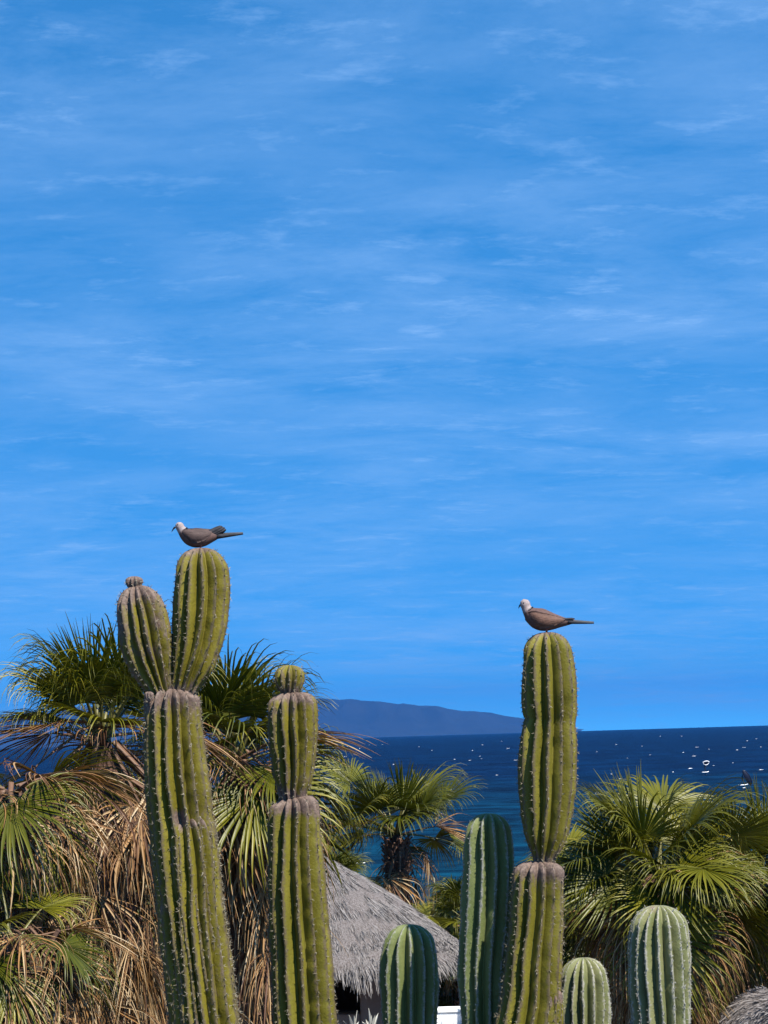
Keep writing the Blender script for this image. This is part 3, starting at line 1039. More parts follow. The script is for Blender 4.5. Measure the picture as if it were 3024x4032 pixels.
# ------------------------------------------------------------------ fan palms
def frond_mesh(name, seed, elev, petiole=1.0, R=0.85, nseg=40, spread=118, droop=1.0, dead=False, split=0.5, cup=0.25, blade_tilt=0.0):
    """one fan leaf: petiole from the origin along +x (raised by elev), then a pleated fan whose finger tips hang"""
    L = np.random.default_rng(seed)
    e = math.radians(elev)
    V, Fc, mi, sg, al = [], [], [], [], []
    # petiole, curved down a little
    pts = []
    d = np.array([math.cos(e), 0, math.sin(e)])
    p = np.zeros(3)
    n = 7
    bend = (0.16 if not dead else 0.05) * droop
    for i in range(n):
        pts.append(p.copy())
        d = d + np.array([0, 0, -bend * 0.35])
        d /= np.linalg.norm(d)
        p = p + d * petiole / (n - 1)
    pts = np.array(pts)
    wp = np.linspace(0.030, 0.014, n)
    for i in range(n):
        t = pts[min(i + 1, n - 1)] - pts[max(i - 1, 0)]
        t /= np.linalg.norm(t)
        sd_ = np.array([0, 1.0, 0])
        nn = np.cross(t, sd_)
        for a, b in ((-1, 0.25), (1, 0.25), (0.75, -0.45), (-0.75, -0.45)):
            V.append(pts[i] + sd_ * a * wp[i] - nn * b * wp[i])
            sg.append(0.5)
            al.append(0.2)
    for i in range(n - 1):
        for k in range(4):
            Fc.append((i * 4 + k, i * 4 + (k + 1) % 4, i * 4 + 4 + (k + 1) % 4, i * 4 + 4 + k))
            mi.append(1)
    hub = pts[-1]
    t = d.copy()
    if blade_tilt:
        bt = math.radians(blade_tilt)
        t = np.array([t[0] * math.cos(bt) + t[2] * math.sin(bt), 0, -t[0] * math.sin(bt) + t[2] * math.cos(bt)])
    side = np.array([0, 1.0, 0])
    nrm = np.cross(t, side)
    if nrm[2] < 0:
        nrm = -nrm
    steps = 9
    dphi = math.radians(2 * spread / nseg)
    wave = L.random() * 6
    for k in range(nseg):
        ph = math.radians(-spread + 2 * spread * (k + 0.5) / nseg) + L.normal(0, 0.012)
        if dead:
            if L.random() < 0.30:
                continue
            ph += L.normal(0, 0.05)
        Lk = R * (0.80 + 0.22 * math.cos(ph * 0.75)) * (1 + L.normal(0, 0.05))
        if dead and L.random() < 0.25:
            Lk *= 0.6 + 0.3 * L.random()
        dk = math.cos(ph) * t + math.sin(ph) * side + cup * abs(math.sin(ph)) ** 1.5 * nrm
        dk /= np.linalg.norm(dk)
        tw = L.normal(0, 0.35 if not dead else 0.8)
        q = hub + dk * 0.02
        cen, dirs = [], []
        dd = dk.copy()
        kd = droop * (0.8 + 0.5 * L.random()) * (1.0 if not dead else 1.3)
        side_wind = L.normal(0, 0.10 if not dead else 0.13)
        brk = split + 0.08 * L.normal()
        for i in range(steps + 1):
            u = i / steps
            cen.append(q.copy())
            dirs.append(dd.copy())
            gq = kd * (0.08 + (4.2 * max(0, u - brk) ** 1.15)) / steps * 3.2
            dd = dd + np.array([side_wind * 0.3 / steps, side_wind / steps, -gq])
            if dead:
                dd = dd + L.normal(0, 0.028, 3)
            dd /= np.linalg.norm(dd)
            q = q + dd * Lk / steps
        s_ = L.random()
        wide = 0.5 + 0.9 * L.random() ** 2
        b0 = len(V)
        for i in range(steps + 1):
            u = i / steps
            dcur = dirs[i]
            w_ax = np.cross(dcur, nrm)
            nl = np.linalg.norm(w_ax)
            w_ax = side if nl < 1e-3 else w_ax / nl
            n_ax = np.cross(w_ax, dcur)
            ca, sa = math.cos(tw * max(0, u - brk) * 1.6), math.sin(tw * max(0, u - brk) * 1.6)
            w2 = w_ax * ca + n_ax * sa
            n2_ = n_ax * ca - w_ax * sa
            joined = u * Lk * dphi * 0.53
            wmax = min(split, 0.55) * Lk * dphi * 0.53
            if u < brk:
                hw = min(joined, wmax) + 0.002
            else:
                hw = wmax * (1 - (u - brk) / (1 - brk)) ** 0.9 * 0.72 + 0.0010
            if dead:
                hw *= wide
            fold = hw * (0.55 if not dead else 0.9)
            V += [cen[i] + w2 * hw + n2_ * fold * 0.5, cen[i] - n2_ * fold * 0.5, cen[i] - w2 * hw + n2_ * fold * 0.5]
            sg += [s_] * 3
            al += [u] * 3
        for i in range(steps):
            a = b0 + i * 3
            Fc += [(a, a + 3, a + 4, a + 1), (a + 1, a + 4, a + 5, a + 2)]
            mi += [0, 0]
    mats = [M['frond_dead'], M['petiole_dead']] if dead else [M['frond_green'], M['petiole']]
    return mesh_data(name, V, np.array(Fc), None, False, {'seg': sg, 'along': al}, mats, mi)


FR = {}
for kind, args in {
    'spear': dict(elev=82, petiole=0.35, R=0.80, nseg=30, spread=26, droop=0.25, split=0.75, cup=0.1),
    'erect': dict(elev=66, petiole=0.50, R=0.90, nseg=62, spread=105, droop=1.15, split=0.44),
    'rising': dict(elev=42, petiole=0.60, R=0.92, nseg=62, spread=118, droop=1.2, split=0.44),
    'level': dict(elev=12, petiole=0.65, R=0.92, nseg=62, spread=122, droop=1.15, split=0.46, blade_tilt=15),
    'low': dict(elev=-18, petiole=0.65, R=0.90, nseg=58, spread=120, droop=1.2, split=0.46, blade_tilt=22),
    'open_up': dict(elev=50, petiole=0.95, R=0.72, nseg=54, spread=112, droop=0.9, split=0.48),
    'open_side': dict(elev=14, petiole=1.05, R=0.74, nseg=54, spread=118, droop=1.0, split=0.46, blade_tilt=12),
    'dead_low': dict(elev=-38, petiole=0.55, R=0.88, nseg=46, spread=95, droop=1.4, dead=True, split=0.36, blade_tilt=25),
    'dead_hang': dict(elev=-66, petiole=0.55, R=0.92, nseg=44, spread=80, droop=1.3, dead=True, split=0.30, blade_tilt=15),
    'dead_flat': dict(elev=-80, petiole=0.5, R=0.95, nseg=40, spread=62, droop=0.8, dead=True, split=0.34),
}.items():
    FR[kind] = [frond_mesh('frond', hash_seed, **args) for hash_seed in range(len(kind) * 17, len(kind) * 17 + 4)]


def trunk_mesh(parent, H, r0_, r1_, seed, boots_from=0.0, wood='trunk', boots=True, boot_gap=0.3):
    L = np.random.default_rng(seed)
    n, m = 40, 20
    V = []
    for i in range(n):
        f_ = i / (n - 1)
        r_ = (r0_ + (r1_ - r0_) * f_) * min(1.0, 0.35 + (1 - f_) * 12)
        for k in range(m):
            a = 2 * math.pi * k / m
            rr = r_ * (1 + 0.07 * math.sin(k * 2.5 + i * 2.1) + 0.05 * L.normal())
            V.append((rr * math.cos(a), rr * math.sin(a), -0.1 + (H + 0.1) * f_))
    Fc = []
    for i in range(n - 1):
        for k in range(m):
            a, b = i * m + k, i * m + (k + 1) % m
            Fc.append((a, b, b + m, a + m))
    Fc.append(tuple(range((n - 1) * m, n * m)))
    o = mesh_obj('trunk', V, Fc, M[wood], parent)
    if boots:
        # old leaf bases still clasping the stem
        V, Fc = [], []
        z = max(boots_from, 0.2)
        j = 0
        while z < H - boot_gap:
            for k in range(9):
                a = 2 * math.pi * (k + 0.5 * (j % 2)) / 9 + L.normal(0, 0.08)
                f_ = z / H
                r_ = r0_ + (r1_ - r0_) * f_
                ca, sa = math.cos(a), math.sin(a)
                ln = 0.16 + 0.10 * L.random()
                w = 0.045 + 0.02 * L.random()
                outw = 0.05 + 0.07 * L.random()
                b = len(V)
                for (t, ww, oo, zz_) in ((0, 1.0, 0.0, 0.0), (0.55, 0.75, 0.35, 0.6), (1, 0.5, 1.0, 1.0)):
                    for s_, th_ in ((-1, 0.0), (1, 0.0), (0.6, 0.018), (-0.6, 0.018)):
                        rr = r_ + outw * oo - 0.015 + th_
                        V.append((rr * ca - s_ * w * ww * sa, rr * sa + s_ * w * ww * ca, z + ln * zz_ - th_))
                for i in range(2):
                    for q in range(4):
                        Fc.append((b + i * 4 + q, b + i * 4 + (q + 1) % 4, b + i * 4 + 4 + (q + 1) % 4, b + i * 4 + 4 + q))
                Fc.append((b + 8, b + 9, b + 10, b + 11))
            z += 0.11
            j += 1
        bo = mesh_obj('leaf_bases', V, Fc, M['boot'], o, False)
        bo['kind'] = 'stuff'
    return o


def palm(label, hub, seed, green=(3, 8, 9, 9, 6), dead=(8, 16, 14), scale=1.0, trunk=(0.24, 0.19), extra=(), skirt=1.5, boots_from=0.0, mess=1.0, openf=(0, 0), over=3, group='fan palms in the garden'):
    L = random.Random(seed)
    gz = ground_z(hub.x, hub.y)
    root = thing('fan_palm', label, 'palm', (hub.x, hub.y, gz), group)
    H = hub.z - gz
    trunk_mesh(root, H, trunk[0], trunk[1], seed, boots_from=boots_from, boot_gap=0.2 if seed in (104, 105, 106) else 0.75)
    kinds = ['spear', 'erect', 'rising', 'level', 'low']
    ga = 2.39996
    i = 0

    def put(nm, kind, az, dz, rad, sc, roll=0.0, pitch=0.0, tw=None):
        me = FR[kind][L.randrange(4)] if tw is None else FR[kind][tw]
        o = link(nm, me, root)
        o.location = (rad * math.cos(az), rad * math.sin(az), H + dz)
        o.rotation_euler = (roll, pitch, az)
        o.scale = (sc, sc, sc)
        return o
    for kd, cnt in zip(kinds, green):
        for _ in range(cnt):
            i += 1
            az = i * ga + L.uniform(-0.25, 0.25)
            put('frond', kd, az, {'spear': 0.05, 'erect': 0.05, 'rising': 0.0, 'level': -0.06, 'low': -0.14}[kd] * scale, 0.05, scale * L.uniform(0.72, 1.12), L.uniform(-0.5, 0.5) * mess, L.uniform(-0.3, 0.3) * mess)
    for kd, cnt in zip(['open_up', 'open_side'], openf):
        for _ in range(cnt):
            i += 1
            put('frond', kd, i * ga + L.uniform(-0.4, 0.4), 0.0, 0.05, scale * L.uniform(0.8, 1.15), L.uniform(-0.7, 0.7), L.uniform(-0.35, 0.35))
    for kd, cnt in zip(['dead_low', 'dead_hang', 'dead_flat'], dead):
        for _ in range(cnt):
            i += 1
            az = i * ga + L.uniform(-0.3, 0.3)
            dz = {'dead_low': L.uniform(-0.32, 0.14), 'dead_hang': L.uniform(-0.75 * skirt, -0.05), 'dead_flat': L.uniform(-1.5 * skirt, -0.35)}[kd] * scale
            put('dead_frond', kd, az, dz, 0.12, scale * L.uniform(0.85, 1.15), L.uniform(-0.35, 0.35), L.uniform(-0.15, 0.15))
    for k in range(over):
        # dry leaves that still arch out over the top of the skirt
        i += 1
        put('dead_frond', 'dead_low', i * ga + L.uniform(-0.3, 0.3), L.uniform(-0.05, 0.05), 0.04, scale * L.uniform(0.8, 1.1), L.uniform(-0.4, 0.4), L.uniform(-1.15, -0.5))
    for (nm, kd, azd, dz, sc, roll, pitch) in extra:
        put(nm, kd, math.radians(azd), dz, 0.08, sc, roll, pitch)
    return root


hubA = P(400, 2925, 17.0)
palm('large fan palm with a shaggy skirt of hanging dead leaves behind the forked cactus', hubA, 101, green=(2, 11, 4, 0, 0), over=5, dead=(18, 30, 42), mess=0.7, scale=0.86, skirt=2.6, trunk=(0.24, 0.20))
hubB = P(925, 3010, 20.0)
palm('fan palm with a rust brown skirt between the forked and the ball topped cactus', hubB, 102, over=6, green=(1, 7, 9, 6, 2), dead=(16, 32, 44), scale=0.95, skirt=2.6, trunk=(0.24, 0.20))
hubC = P(40, 3110, 15.0)
palm('fan palm with straw coloured drooping leaves left of the shaggy palm', hubC, 103, green=(0, 0, 1, 3, 5), over=7, dead=(14, 20, 26), scale=0.64, skirt=3.0)
hubG = P(60, 3690, 14.3)
palm('young low fan palm with broad green leaves under the drooping straw leaves', hubG, 104, green=(0, 1, 2, 4, 5), over=4, dead=(16, 16, 10), scale=0.58, skirt=1.2)
hubD = P(1560, 3285, 41.0)
palm('slender fan palm with bare rough trunk rising behind the round thatched roof', hubD, 105, green=(2, 6, 3, 1, 0), openf=(6, 6), dead=(4, 4, 0), scale=1.24, trunk=(0.22, 0.20), skirt=0.5)
hubE = P(2590, 3460, 25.0)
palm('wide bushy fan palm right behind the pale cactus', hubE, 106, green=(2, 7, 9, 7, 5), openf=(7, 8), dead=(12, 16, 10), scale=1.02, trunk=(0.24, 0.22), skirt=1.2, mess=1.4)
hubF = P(2985, 3480, 27.0)
palm('fan palm beside the wide bushy palm, over the thatched arch', hubF, 107, green=(2, 6, 8, 8, 9), openf=(6, 6), dead=(10, 16, 10), scale=0.95, skirt=1.4, mess=1.4)
hubH = P(2330, 3620, 29.0)
palm('low leafy fan palm between the waisted and the pale cactus', hubH, 108, green=(1, 4, 6, 8, 9), openf=(4, 5), dead=(8, 10, 4), scale=0.95, mess=1.4)
hubI = P(1270, 3480, 37.0)
palm('small fan palm peeping out above the peak of the round thatched roof', hubI, 109, green=(1, 3, 4, 5, 5), dead=(8, 6, 0), scale=0.80, mess=1.4)
hubJ = P(1850, 3640, 39.0)
palm('fan palm behind the deep green half shaded cactus', hubJ, 110, green=(1, 3, 5, 6, 7), openf=(2, 3), dead=(6, 6, 0), scale=0.85, mess=1.4)
hubK = P(2800, 3780, 31.0)
palm('shaded low fan palm filling the gap beneath the bushy palms', hubK, 111, green=(1, 6, 9, 9, 8), dead=(8, 10, 4), scale=1.0, mess=1.4)
hubL = P(640, 3420, 23.0)
palm('dry fan palm seen low behind the forked cactus', hubL, 112, green=(1, 3, 3, 3, 2), dead=(20, 28, 24), scale=0.95)


# ------------------------------------------------------------------ round thatched hut
def strands(name, parent, items, mat):
    V, Fc, sg, al = [], [], [], []
    for (p, d, ln, w, lift, s_) in items:
        p, d = Vector(p), Vector(d)
        sd_ = d.cross(Vector((random.gauss(0, 1), random.gauss(0, 1), random.gauss(0, 1)))).normalized() * w
        upv = sd_.cross(d).normalized()
        b = len(V)
        for t, ww in ((0, 1), (0.5, 0.9), (1, 0.25)):
            q = p + d * ln * t + upv * lift * t * t
            V += [q - sd_ * ww, q + sd_ * ww]
            sg += [s_, s_]
            al += [t, t]
        Fc += [(b, b + 1, b + 3, b + 2), (b + 2, b + 3, b + 5, b + 4)]
    o = mesh_obj(name, V, np.array(Fc), mat, parent, False, {'seg': sg, 'along': al})
    o['kind'] = 'stuff'
    return o


def palapa(label, centre, R, zr, za, seed, walls=True):
    L = random.Random(seed)
    root = thing('thatched_hut', label, 'hut', (centre.x, centre.y, 0))
    n, m = 22, 72

    def prof(f_):   # 0 apex .. 1 eave : slightly bellied
        r_ = R * f_
        z_ = za + (zr - za) * (0.80 * f_ + 0.20 * f_ ** 2.4)
        return r_, z_
    V, Fc = [], []
    for i in range(n):
        f_ = i / (n - 1)
        r_, z_ = prof(max(f_, 0.01))
        for k in range(m):
            a = 2 * math.pi * k / m
            jj = 0.025 * float(vnoise(k * 1.3 + i * 7, seed)) + 0.02 * float(vnoise(k * 0.4, seed + i))
            V.append((r_ * (1 + jj * 0.3) * math.cos(a), r_ * (1 + jj * 0.3) * math.sin(a), z_ + jj))
    # underside
    for i, f_ in enumerate((0.985, 0.6, 0.02)):
        r_, z_ = prof(f_)
        for k in range(m):
            a = 2 * math.pi * k / m
            V.append((r_ * math.cos(a), r_ * math.sin(a), z_ - 0.16))
    for i in range(n + 2):
        for k in range(m):
            a, b = i * m + k, i * m + (k + 1) % m
            Fc.append((a + m, b + m, b, a))
    roof = mesh_obj('roof', V, Fc, M['thatch_base'], root)
    it = []
    for _ in range(26000):
        f_ = math.sqrt(L.random()) * 0.99 + 0.005
        a = L.uniform(0, 2 * math.pi)
        r_, z_ = prof(f_)
        r2, z2 = prof(min(f_ + 0.05, 1.06))
        p = Vector((r_ * math.cos(a), r_ * math.sin(a), z_ + 0.012))
        q = Vector((r2 * math.cos(a), r2 * math.sin(a), z2))
        d = (q - p).normalized()
        d = (d + Vector((L.gauss(0, 0.13), L.gauss(0, 0.13), L.gauss(0, 0.05) + 0.03))).normalized()
        it.append((p, d, L.uniform(0.10, 0.30), L.uniform(0.0018, 0.0055), L.uniform(-0.01, 0.02), L.random()))
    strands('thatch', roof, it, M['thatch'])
    it = []
    for layer in range(4):
        for _ in range(2400):
            a = L.uniform(0, 2 * math.pi)
            f_ = 0.86 + 0.045 * layer + L.uniform(-0.03, 0.02)
            r_, z_ = prof(f_)
            rad_ = Vector((math.cos(a), math.sin(a), 0))
            p = rad_ * r_ + Vector((0, 0, z_ + 0.03))
            clump = 0.12 * float(vnoise(a * 14, seed + layer))
            d = (rad_ * (0.32 + 0.2 * L.random()) + Vector((L.gauss(0, 0.12), L.gauss(0, 0.12), -1.0))).normalized()
            it.append((p, d, 0.22 + 0.12 * L.random() + clump, L.uniform(0.003, 0.009), L.uniform(-0.03, 0.03), 0.60 + 0.5 * L.random()))  # tones start paler: sunlight on the hanging fringe is put into its colour
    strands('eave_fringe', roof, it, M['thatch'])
    # posts
    for k in range(6):
        a = math.radians(k * 60 + 20)
        tube(root, 'post', (R * 0.72 * math.cos(a), R * 0.72 * math.sin(a), -0.05), (R * 0.72 * math.cos(a), R * 0.72 * math.sin(a), zr + 0.12), 0.07, 0.06, M['wood'])
    return root


def tube(parent, name, a, b, r0_, r1_, mat, m=10):
    a, b = Vector(a), Vector(b)
    d = (b - a).normalized()
    x = d.orthogonal().normalized()
    y = d.cross(x)
    V, Fc = [], []
    n = 6
    for i in range(n):
        t = i / (n - 1)
        p = a.lerp(b, t)
        r_ = r0_ + (r1_ - r0_) * t
        for k in range(m):
            an = 2 * math.pi * k / m
            V.append(tuple(p + (x * math.cos(an) + y * math.sin(an)) * r_ * (1 + 0.05 * math.sin(i * 2 + k))))
    for i in range(n - 1):
        for k in range(m):
            q, w = i * m + k, i * m + (k + 1) % m
            Fc.append((q, w, w + m, q + m))
    Fc += [tuple(range(m))[::-1], tuple(range((n - 1) * m, n * m))]
    return mesh_obj(name, V, Fc, mat, parent)


def box(parent, name, x0, x1, y0, y1, z0, z1, mat, bev=0.012):
    bm = bmesh.new()
    bmesh.ops.create_cube(bm, size=1.0)
    for v in bm.verts:
        v.co = Vector((x0 + (v.co.x + 0.5) * (x1 - x0), y0 + (v.co.y + 0.5) * (y1 - y0), z0 + (v.co.z + 0.5) * (z1 - z0)))
    if bev:
        bmesh.ops.bevel(bm, geom=bm.edges[:], offset=bev, segments=2, affect='EDGES')
    me = bpy.data.meshes.new(name)
    bm.to_mesh(me)
    bm.free()
    me.materials.append(mat)
    return link(name, me, parent)


HC = P(1245, 3600, 32.0)
HR = 590 / F * 32.0
hut = palapa('round hut with grey thatched roof and tan wall behind the short domed cactus', Vector((HC.x, HC.y, 0)), HR, 2.42, 3.92, 5)
wx = lambda px: P(px, 3950, 30.75).x - HC.x
yf = 30.75 - HC.y
zt = P(1460, 3905, 30.75).z
zs = P(1375, 3992, 30.75).z
box(hut, 'wall', wx(1418), wx(1640), yf, yf + 0.12, -0.05, 2.25, M['plaster_tan'])
box(hut, 'wall', wx(900), wx(1416), yf + 0.003, yf + 0.117, -0.05, zs, M['plaster_tan'])
box(hut, 'wall', wx(900), wx(1200), yf + 0.002, yf + 0.118, zs + 0.002, 2.25, M['plaster_tan'])
box(hut, 'window_sill', wx(1195), wx(1417), yf - 0.05, yf + 0.16, zs + 0.004, zs + 0.035, M['wood'])
box(hut, 'back_wall', wx(900), wx(1640), yf + 2.3, yf + 2.42, -0.05, 2.25, M['plaster_tan'])
box(hut, 'side_wall', wx(1640) + 0.002, wx(1640) + 0.12, yf + 0.01, yf + 2.41, -0.05, 2.24, M['plaster_tan'])
box(hut, 'side_wall', wx(900) - 0.12, wx(900) - 0.002, yf + 0.01, yf + 2.41, -0.05, 2.24, M['plaster_tan'])

# low white garden wall
a = P(1690, 3977, 27.0)
b = P(1850, 3977, 27.0)
wl = thing('garden_wall', 'low bright white plastered wall beneath the eave of the round hut', 'wall', (a.x, 27.0, 0))
box(wl, 'wall_body', 0, b.x - a.x, 0, 0.3, -0.05, a.z - 0.05, M['plaster_white'], 0.015)
box(wl, 'coping', -0.003, b.x - a.x + 0.003, -0.003, 0.303, a.z - 0.048, a.z, M['plaster_white'], 0.015)


# thatched arch at the right
def thatched_arch():
    c = P(3105, 4165, 24.0)
    Rr = 215 / F * 24.0
    root = thing('thatched_arch', 'rounded grey thatched arch below the palms beside the pale cactus', 'arch', (c.x, 24.0, 0))
    V, Fc = [], []
    m, dep = 40, 1.2
    prof_ = [(0, 0), (0, 0.17), (0.05, 0.21), (dep, 0.21), (dep + 0.04, 0.17), (dep + 0.04, 0)]
    for k in range(m):
        a_ = math.pi * k / (m - 1)
        for (yy, rr) in prof_:
            r_ = Rr - 0.21 + rr + 0.012 * float(vnoise(k * 1.7 + yy * 9, 3))
            V.append((r_ * math.cos(a_), yy, c.z + r_ * math.sin(a_)))
    q = len(prof_)
    for k in range(m - 1):
        for i in range(q):
            Fc.append((k * q + i, k * q + (i + 1) % q, (k + 1) * q + (i + 1) % q, (k + 1) * q + i))
    vault = mesh_obj('vault', V, Fc, M['thatch_base'], root)
    it = []
    for _ in range(5000):
        a_ = random.uniform(0, math.pi)
        yy = random.uniform(-0.01, dep) if random.random() < 0.6 else -0.01
        rr = Rr + random.uniform(-0.005, 0.015) if yy > 0 else Rr - 0.2 * random.random()
        p = Vector((rr * math.cos(a_), yy, c.z + rr * math.sin(a_)))
        sgn = 1 if a_ < math.pi / 2 else -1
        tan = Vector((math.sin(a_) * sgn, 0, -math.cos(a_) * sgn))
        d = (tan + Vector((random.gauss(0, 0.25), random.gauss(-0.15, 0.2), random.gauss(0, 0.25)))).normalized()
        it.append((p, d, random.uniform(0.04, 0.12), random.uniform(0.003, 0.008), 0.01, random.random()))
    strands('thatch', vault, it, M['thatch'])
    for s_ in (-1, 1):
        tube(root, 'post', (s_ * (Rr - 0.11), 0.3, -0.05), (s_ * (Rr - 0.11), 0.3, c.z + 0.03), 0.07, 0.065, M['wood'])
        tube(root, 'post', (s_ * (Rr - 0.11), dep - 0.2, -0.05), (s_ * (Rr - 0.11), dep - 0.2, c.z + 0.03), 0.07, 0.065, M['wood'])


thatched_arch()


# pale spiky plant against the hut
def spiky(px, py, Y, seed, label, n=26, Ln=0.62):
    L = random.Random(seed)
    c = P(px, py, Y)
    root = thing('spiky_plant', label, 'plant', (c.x, Y, 0), 'pale spiky plants at the hut')
    tube(root, 'stem', (0, 0, -0.05), (0, 0, c.z + 0.02), 0.05, 0.04, M['boot'])
    for k in range(n):
        a_ = k * 2.39996
        e = math.radians(L.uniform(25, 85))
        d = Vector((math.cos(a_) * math.cos(e), math.sin(a_) * math.cos(e), math.sin(e)))
        sd_ = d.cross(Vector((0, 0, 1))).normalized()
        nn = sd_.cross(d)
        V, Fc = [], []
        ln = Ln * L.uniform(0.6, 1.1)
        for i in range(6):
            t = i / 5
            w = 0.035 * (1 - t) ** 0.7 * (0.7 + 0.6 * t) + 0.002
            p = d * ln * t + Vector((0, 0, c.z)) - Vector((0, 0, 0.10 * t * t * math.cos(e)))
            V += [p - sd_ * w + nn * w * 0.4, p - nn * 0.004, p + sd_ * w + nn * w * 0.4]
        for i in range(5):
            b_ = i * 3
            Fc += [(b_, b_ + 1, b_ + 4, b_ + 3), (b_ + 1, b_ + 2, b_ + 5, b_ + 4)]
        mesh_obj('leaf', V, Fc, M['pale_leaf'], root, False)
    return root


M['pale_leaf'] = noisy('pale_leaf', (0.62, 0.60, 0.50), (0.80, 0.78, 0.70), 9, 0.6)
spiky(1462, 4085, 27.5, 1, 'pale spiky plant standing against the plain tan wall', 22, 0.36)
spiky(1395, 4080, 27.0, 2, 'pale spiky plant under the dark hut window', 16, 0.30)


# leafy shrubs that close the garden behind the hut and palms
def shrub(c, rx, ry, rz, label, seed, mat, n=2600, leaf=0.05, group='leafy shrubs behind the palms'):
    L = np.random.default_rng(seed)
    gz = ground_z(c[0], c[1])
    root = thing('leafy_shrub', label, 'shrub', (c[0], c[1], gz), group)
    # stems
    V, Fc = [], []
    tips = []
    for k in range(9):
        a_ = L.random() * 6.28
        tip = np.array([math.cos(a_) * rx * 0.6 * L.random(), math.sin(a_) * ry * 0.6 * L.random(), c[2] - gz + rz * 0.2])
        b0 = len(V)
        for i in range(5):
            t = i / 4
            p = tip * np.array([t ** 1.3, t ** 1.3, t]) - np.array([0, 0, 0.05 * (1 - t)])
            r_ = 0.03 * (1 - 0.7 * t)
            for q in range(5):
                V.append((p[0] + r_ * math.cos(q * 1.2566), p[1] + r_ * math.sin(q * 1.2566), p[2]))
        for i in range(4):
            for q in range(5):
                Fc.append((b0 + i * 5 + q, b0 + i * 5 + (q + 1) % 5, b0 + i * 5 + 5 + (q + 1) % 5, b0 + i * 5 + 5 + q))
    mesh_obj('stems', V, Fc, M['trunk'], root)
    cl_ = []
    for _ in range(34):
        v = L.normal(size=3)
        v /= np.linalg.norm(v)
        v *= 0.35 + 0.65 * L.random() ** 0.5
        cl_.append(v * np.array([rx, ry, rz]) + np.array([0, 0, c[2] - gz]))
    LV, LF, sg, al = [], [], [], []
    for _ in range(n):
        q = cl_[L.integers(len(cl_))] + L.normal(size=3) * np.array([rx, ry, rz]) * 0.16
        if q[2] < 0.05:
            q[2] = 0.05 + 0.3 * L.random()
        d = L.normal(size=3)
        d /= np.linalg.norm(d)
        w = np.cross(d, L.normal(size=3))
        w /= np.linalg.norm(w)
        s_ = leaf * (0.6 + 0.8 * L.random())
        b0 = len(LV)
        LV += [q - d * s_, q + w * s_ * 0.4, q + d * s_, q - w * s_ * 0.4]
        LF.append((b0, b0 + 1, b0 + 2, b0 + 3))
        r_ = L.random()
        sg += [r_] * 4
        al += [r_] * 4
    o = mesh_obj('foliage', LV, np.array(LF), mat, root, False, {'seg': sg, 'along': al})
    o['kind'] = 'stuff'


M['shrub_leaf'] = leaf_mat('shrub_leaf', [(0.0, (0.03, 0.055, 0.008)), (0.5, (0.075, 0.105, 0.015)), (1.0, (0.16, 0.17, 0.03))], 0.5, 0.2, 0.35)
for i, (px, py, Y, rx, rz, lab) in enumerate([
        (1770, 3700, 44, 0.95, 1.0, 'round green shrub showing past the right slope of the round roof'),
        (2080, 3800, 36, 1.0, 0.9, 'green shrub low behind the waisted cactus'),
        (2480, 3880, 34, 1.6, 1.2, 'dark shrub low between the two palest cacti'),
        (2860, 3900, 40, 2.4, 1.4, 'wide dark shrub behind the thatched arch'),
        (1020, 3800, 40, 2.2, 1.6, 'shrub seen low behind the rust brown palm skirt'),
        (260, 3800, 36, 2.4, 1.8, 'shrub deep in the shade of the shaggy palm'),
        (1780, 3930, 40, 1.0, 0.5, 'olive bush over the low white wall')]):
    c = P(px, py, Y)
    shrub((c.x, Y, c.z), rx, rx * 0.8, rz, lab, 300 + i, M['shrub_leaf'], 4200, 0.075)


# ------------------------------------------------------------------ wing riders out on the sea
M['wetsuit'] = plain('wetsuit', (0.015, 0.017, 0.024), 0.5)
M['skin'] = plain('skin', (0.38, 0.24, 0.17), 0.6)
M['wing_dark'] = plain('wing_dark', (0.012, 0.018, 0.05), 0.5)
M['wing_white'] = plain('wing_white', (0.8, 0.8, 0.82), 0.5)


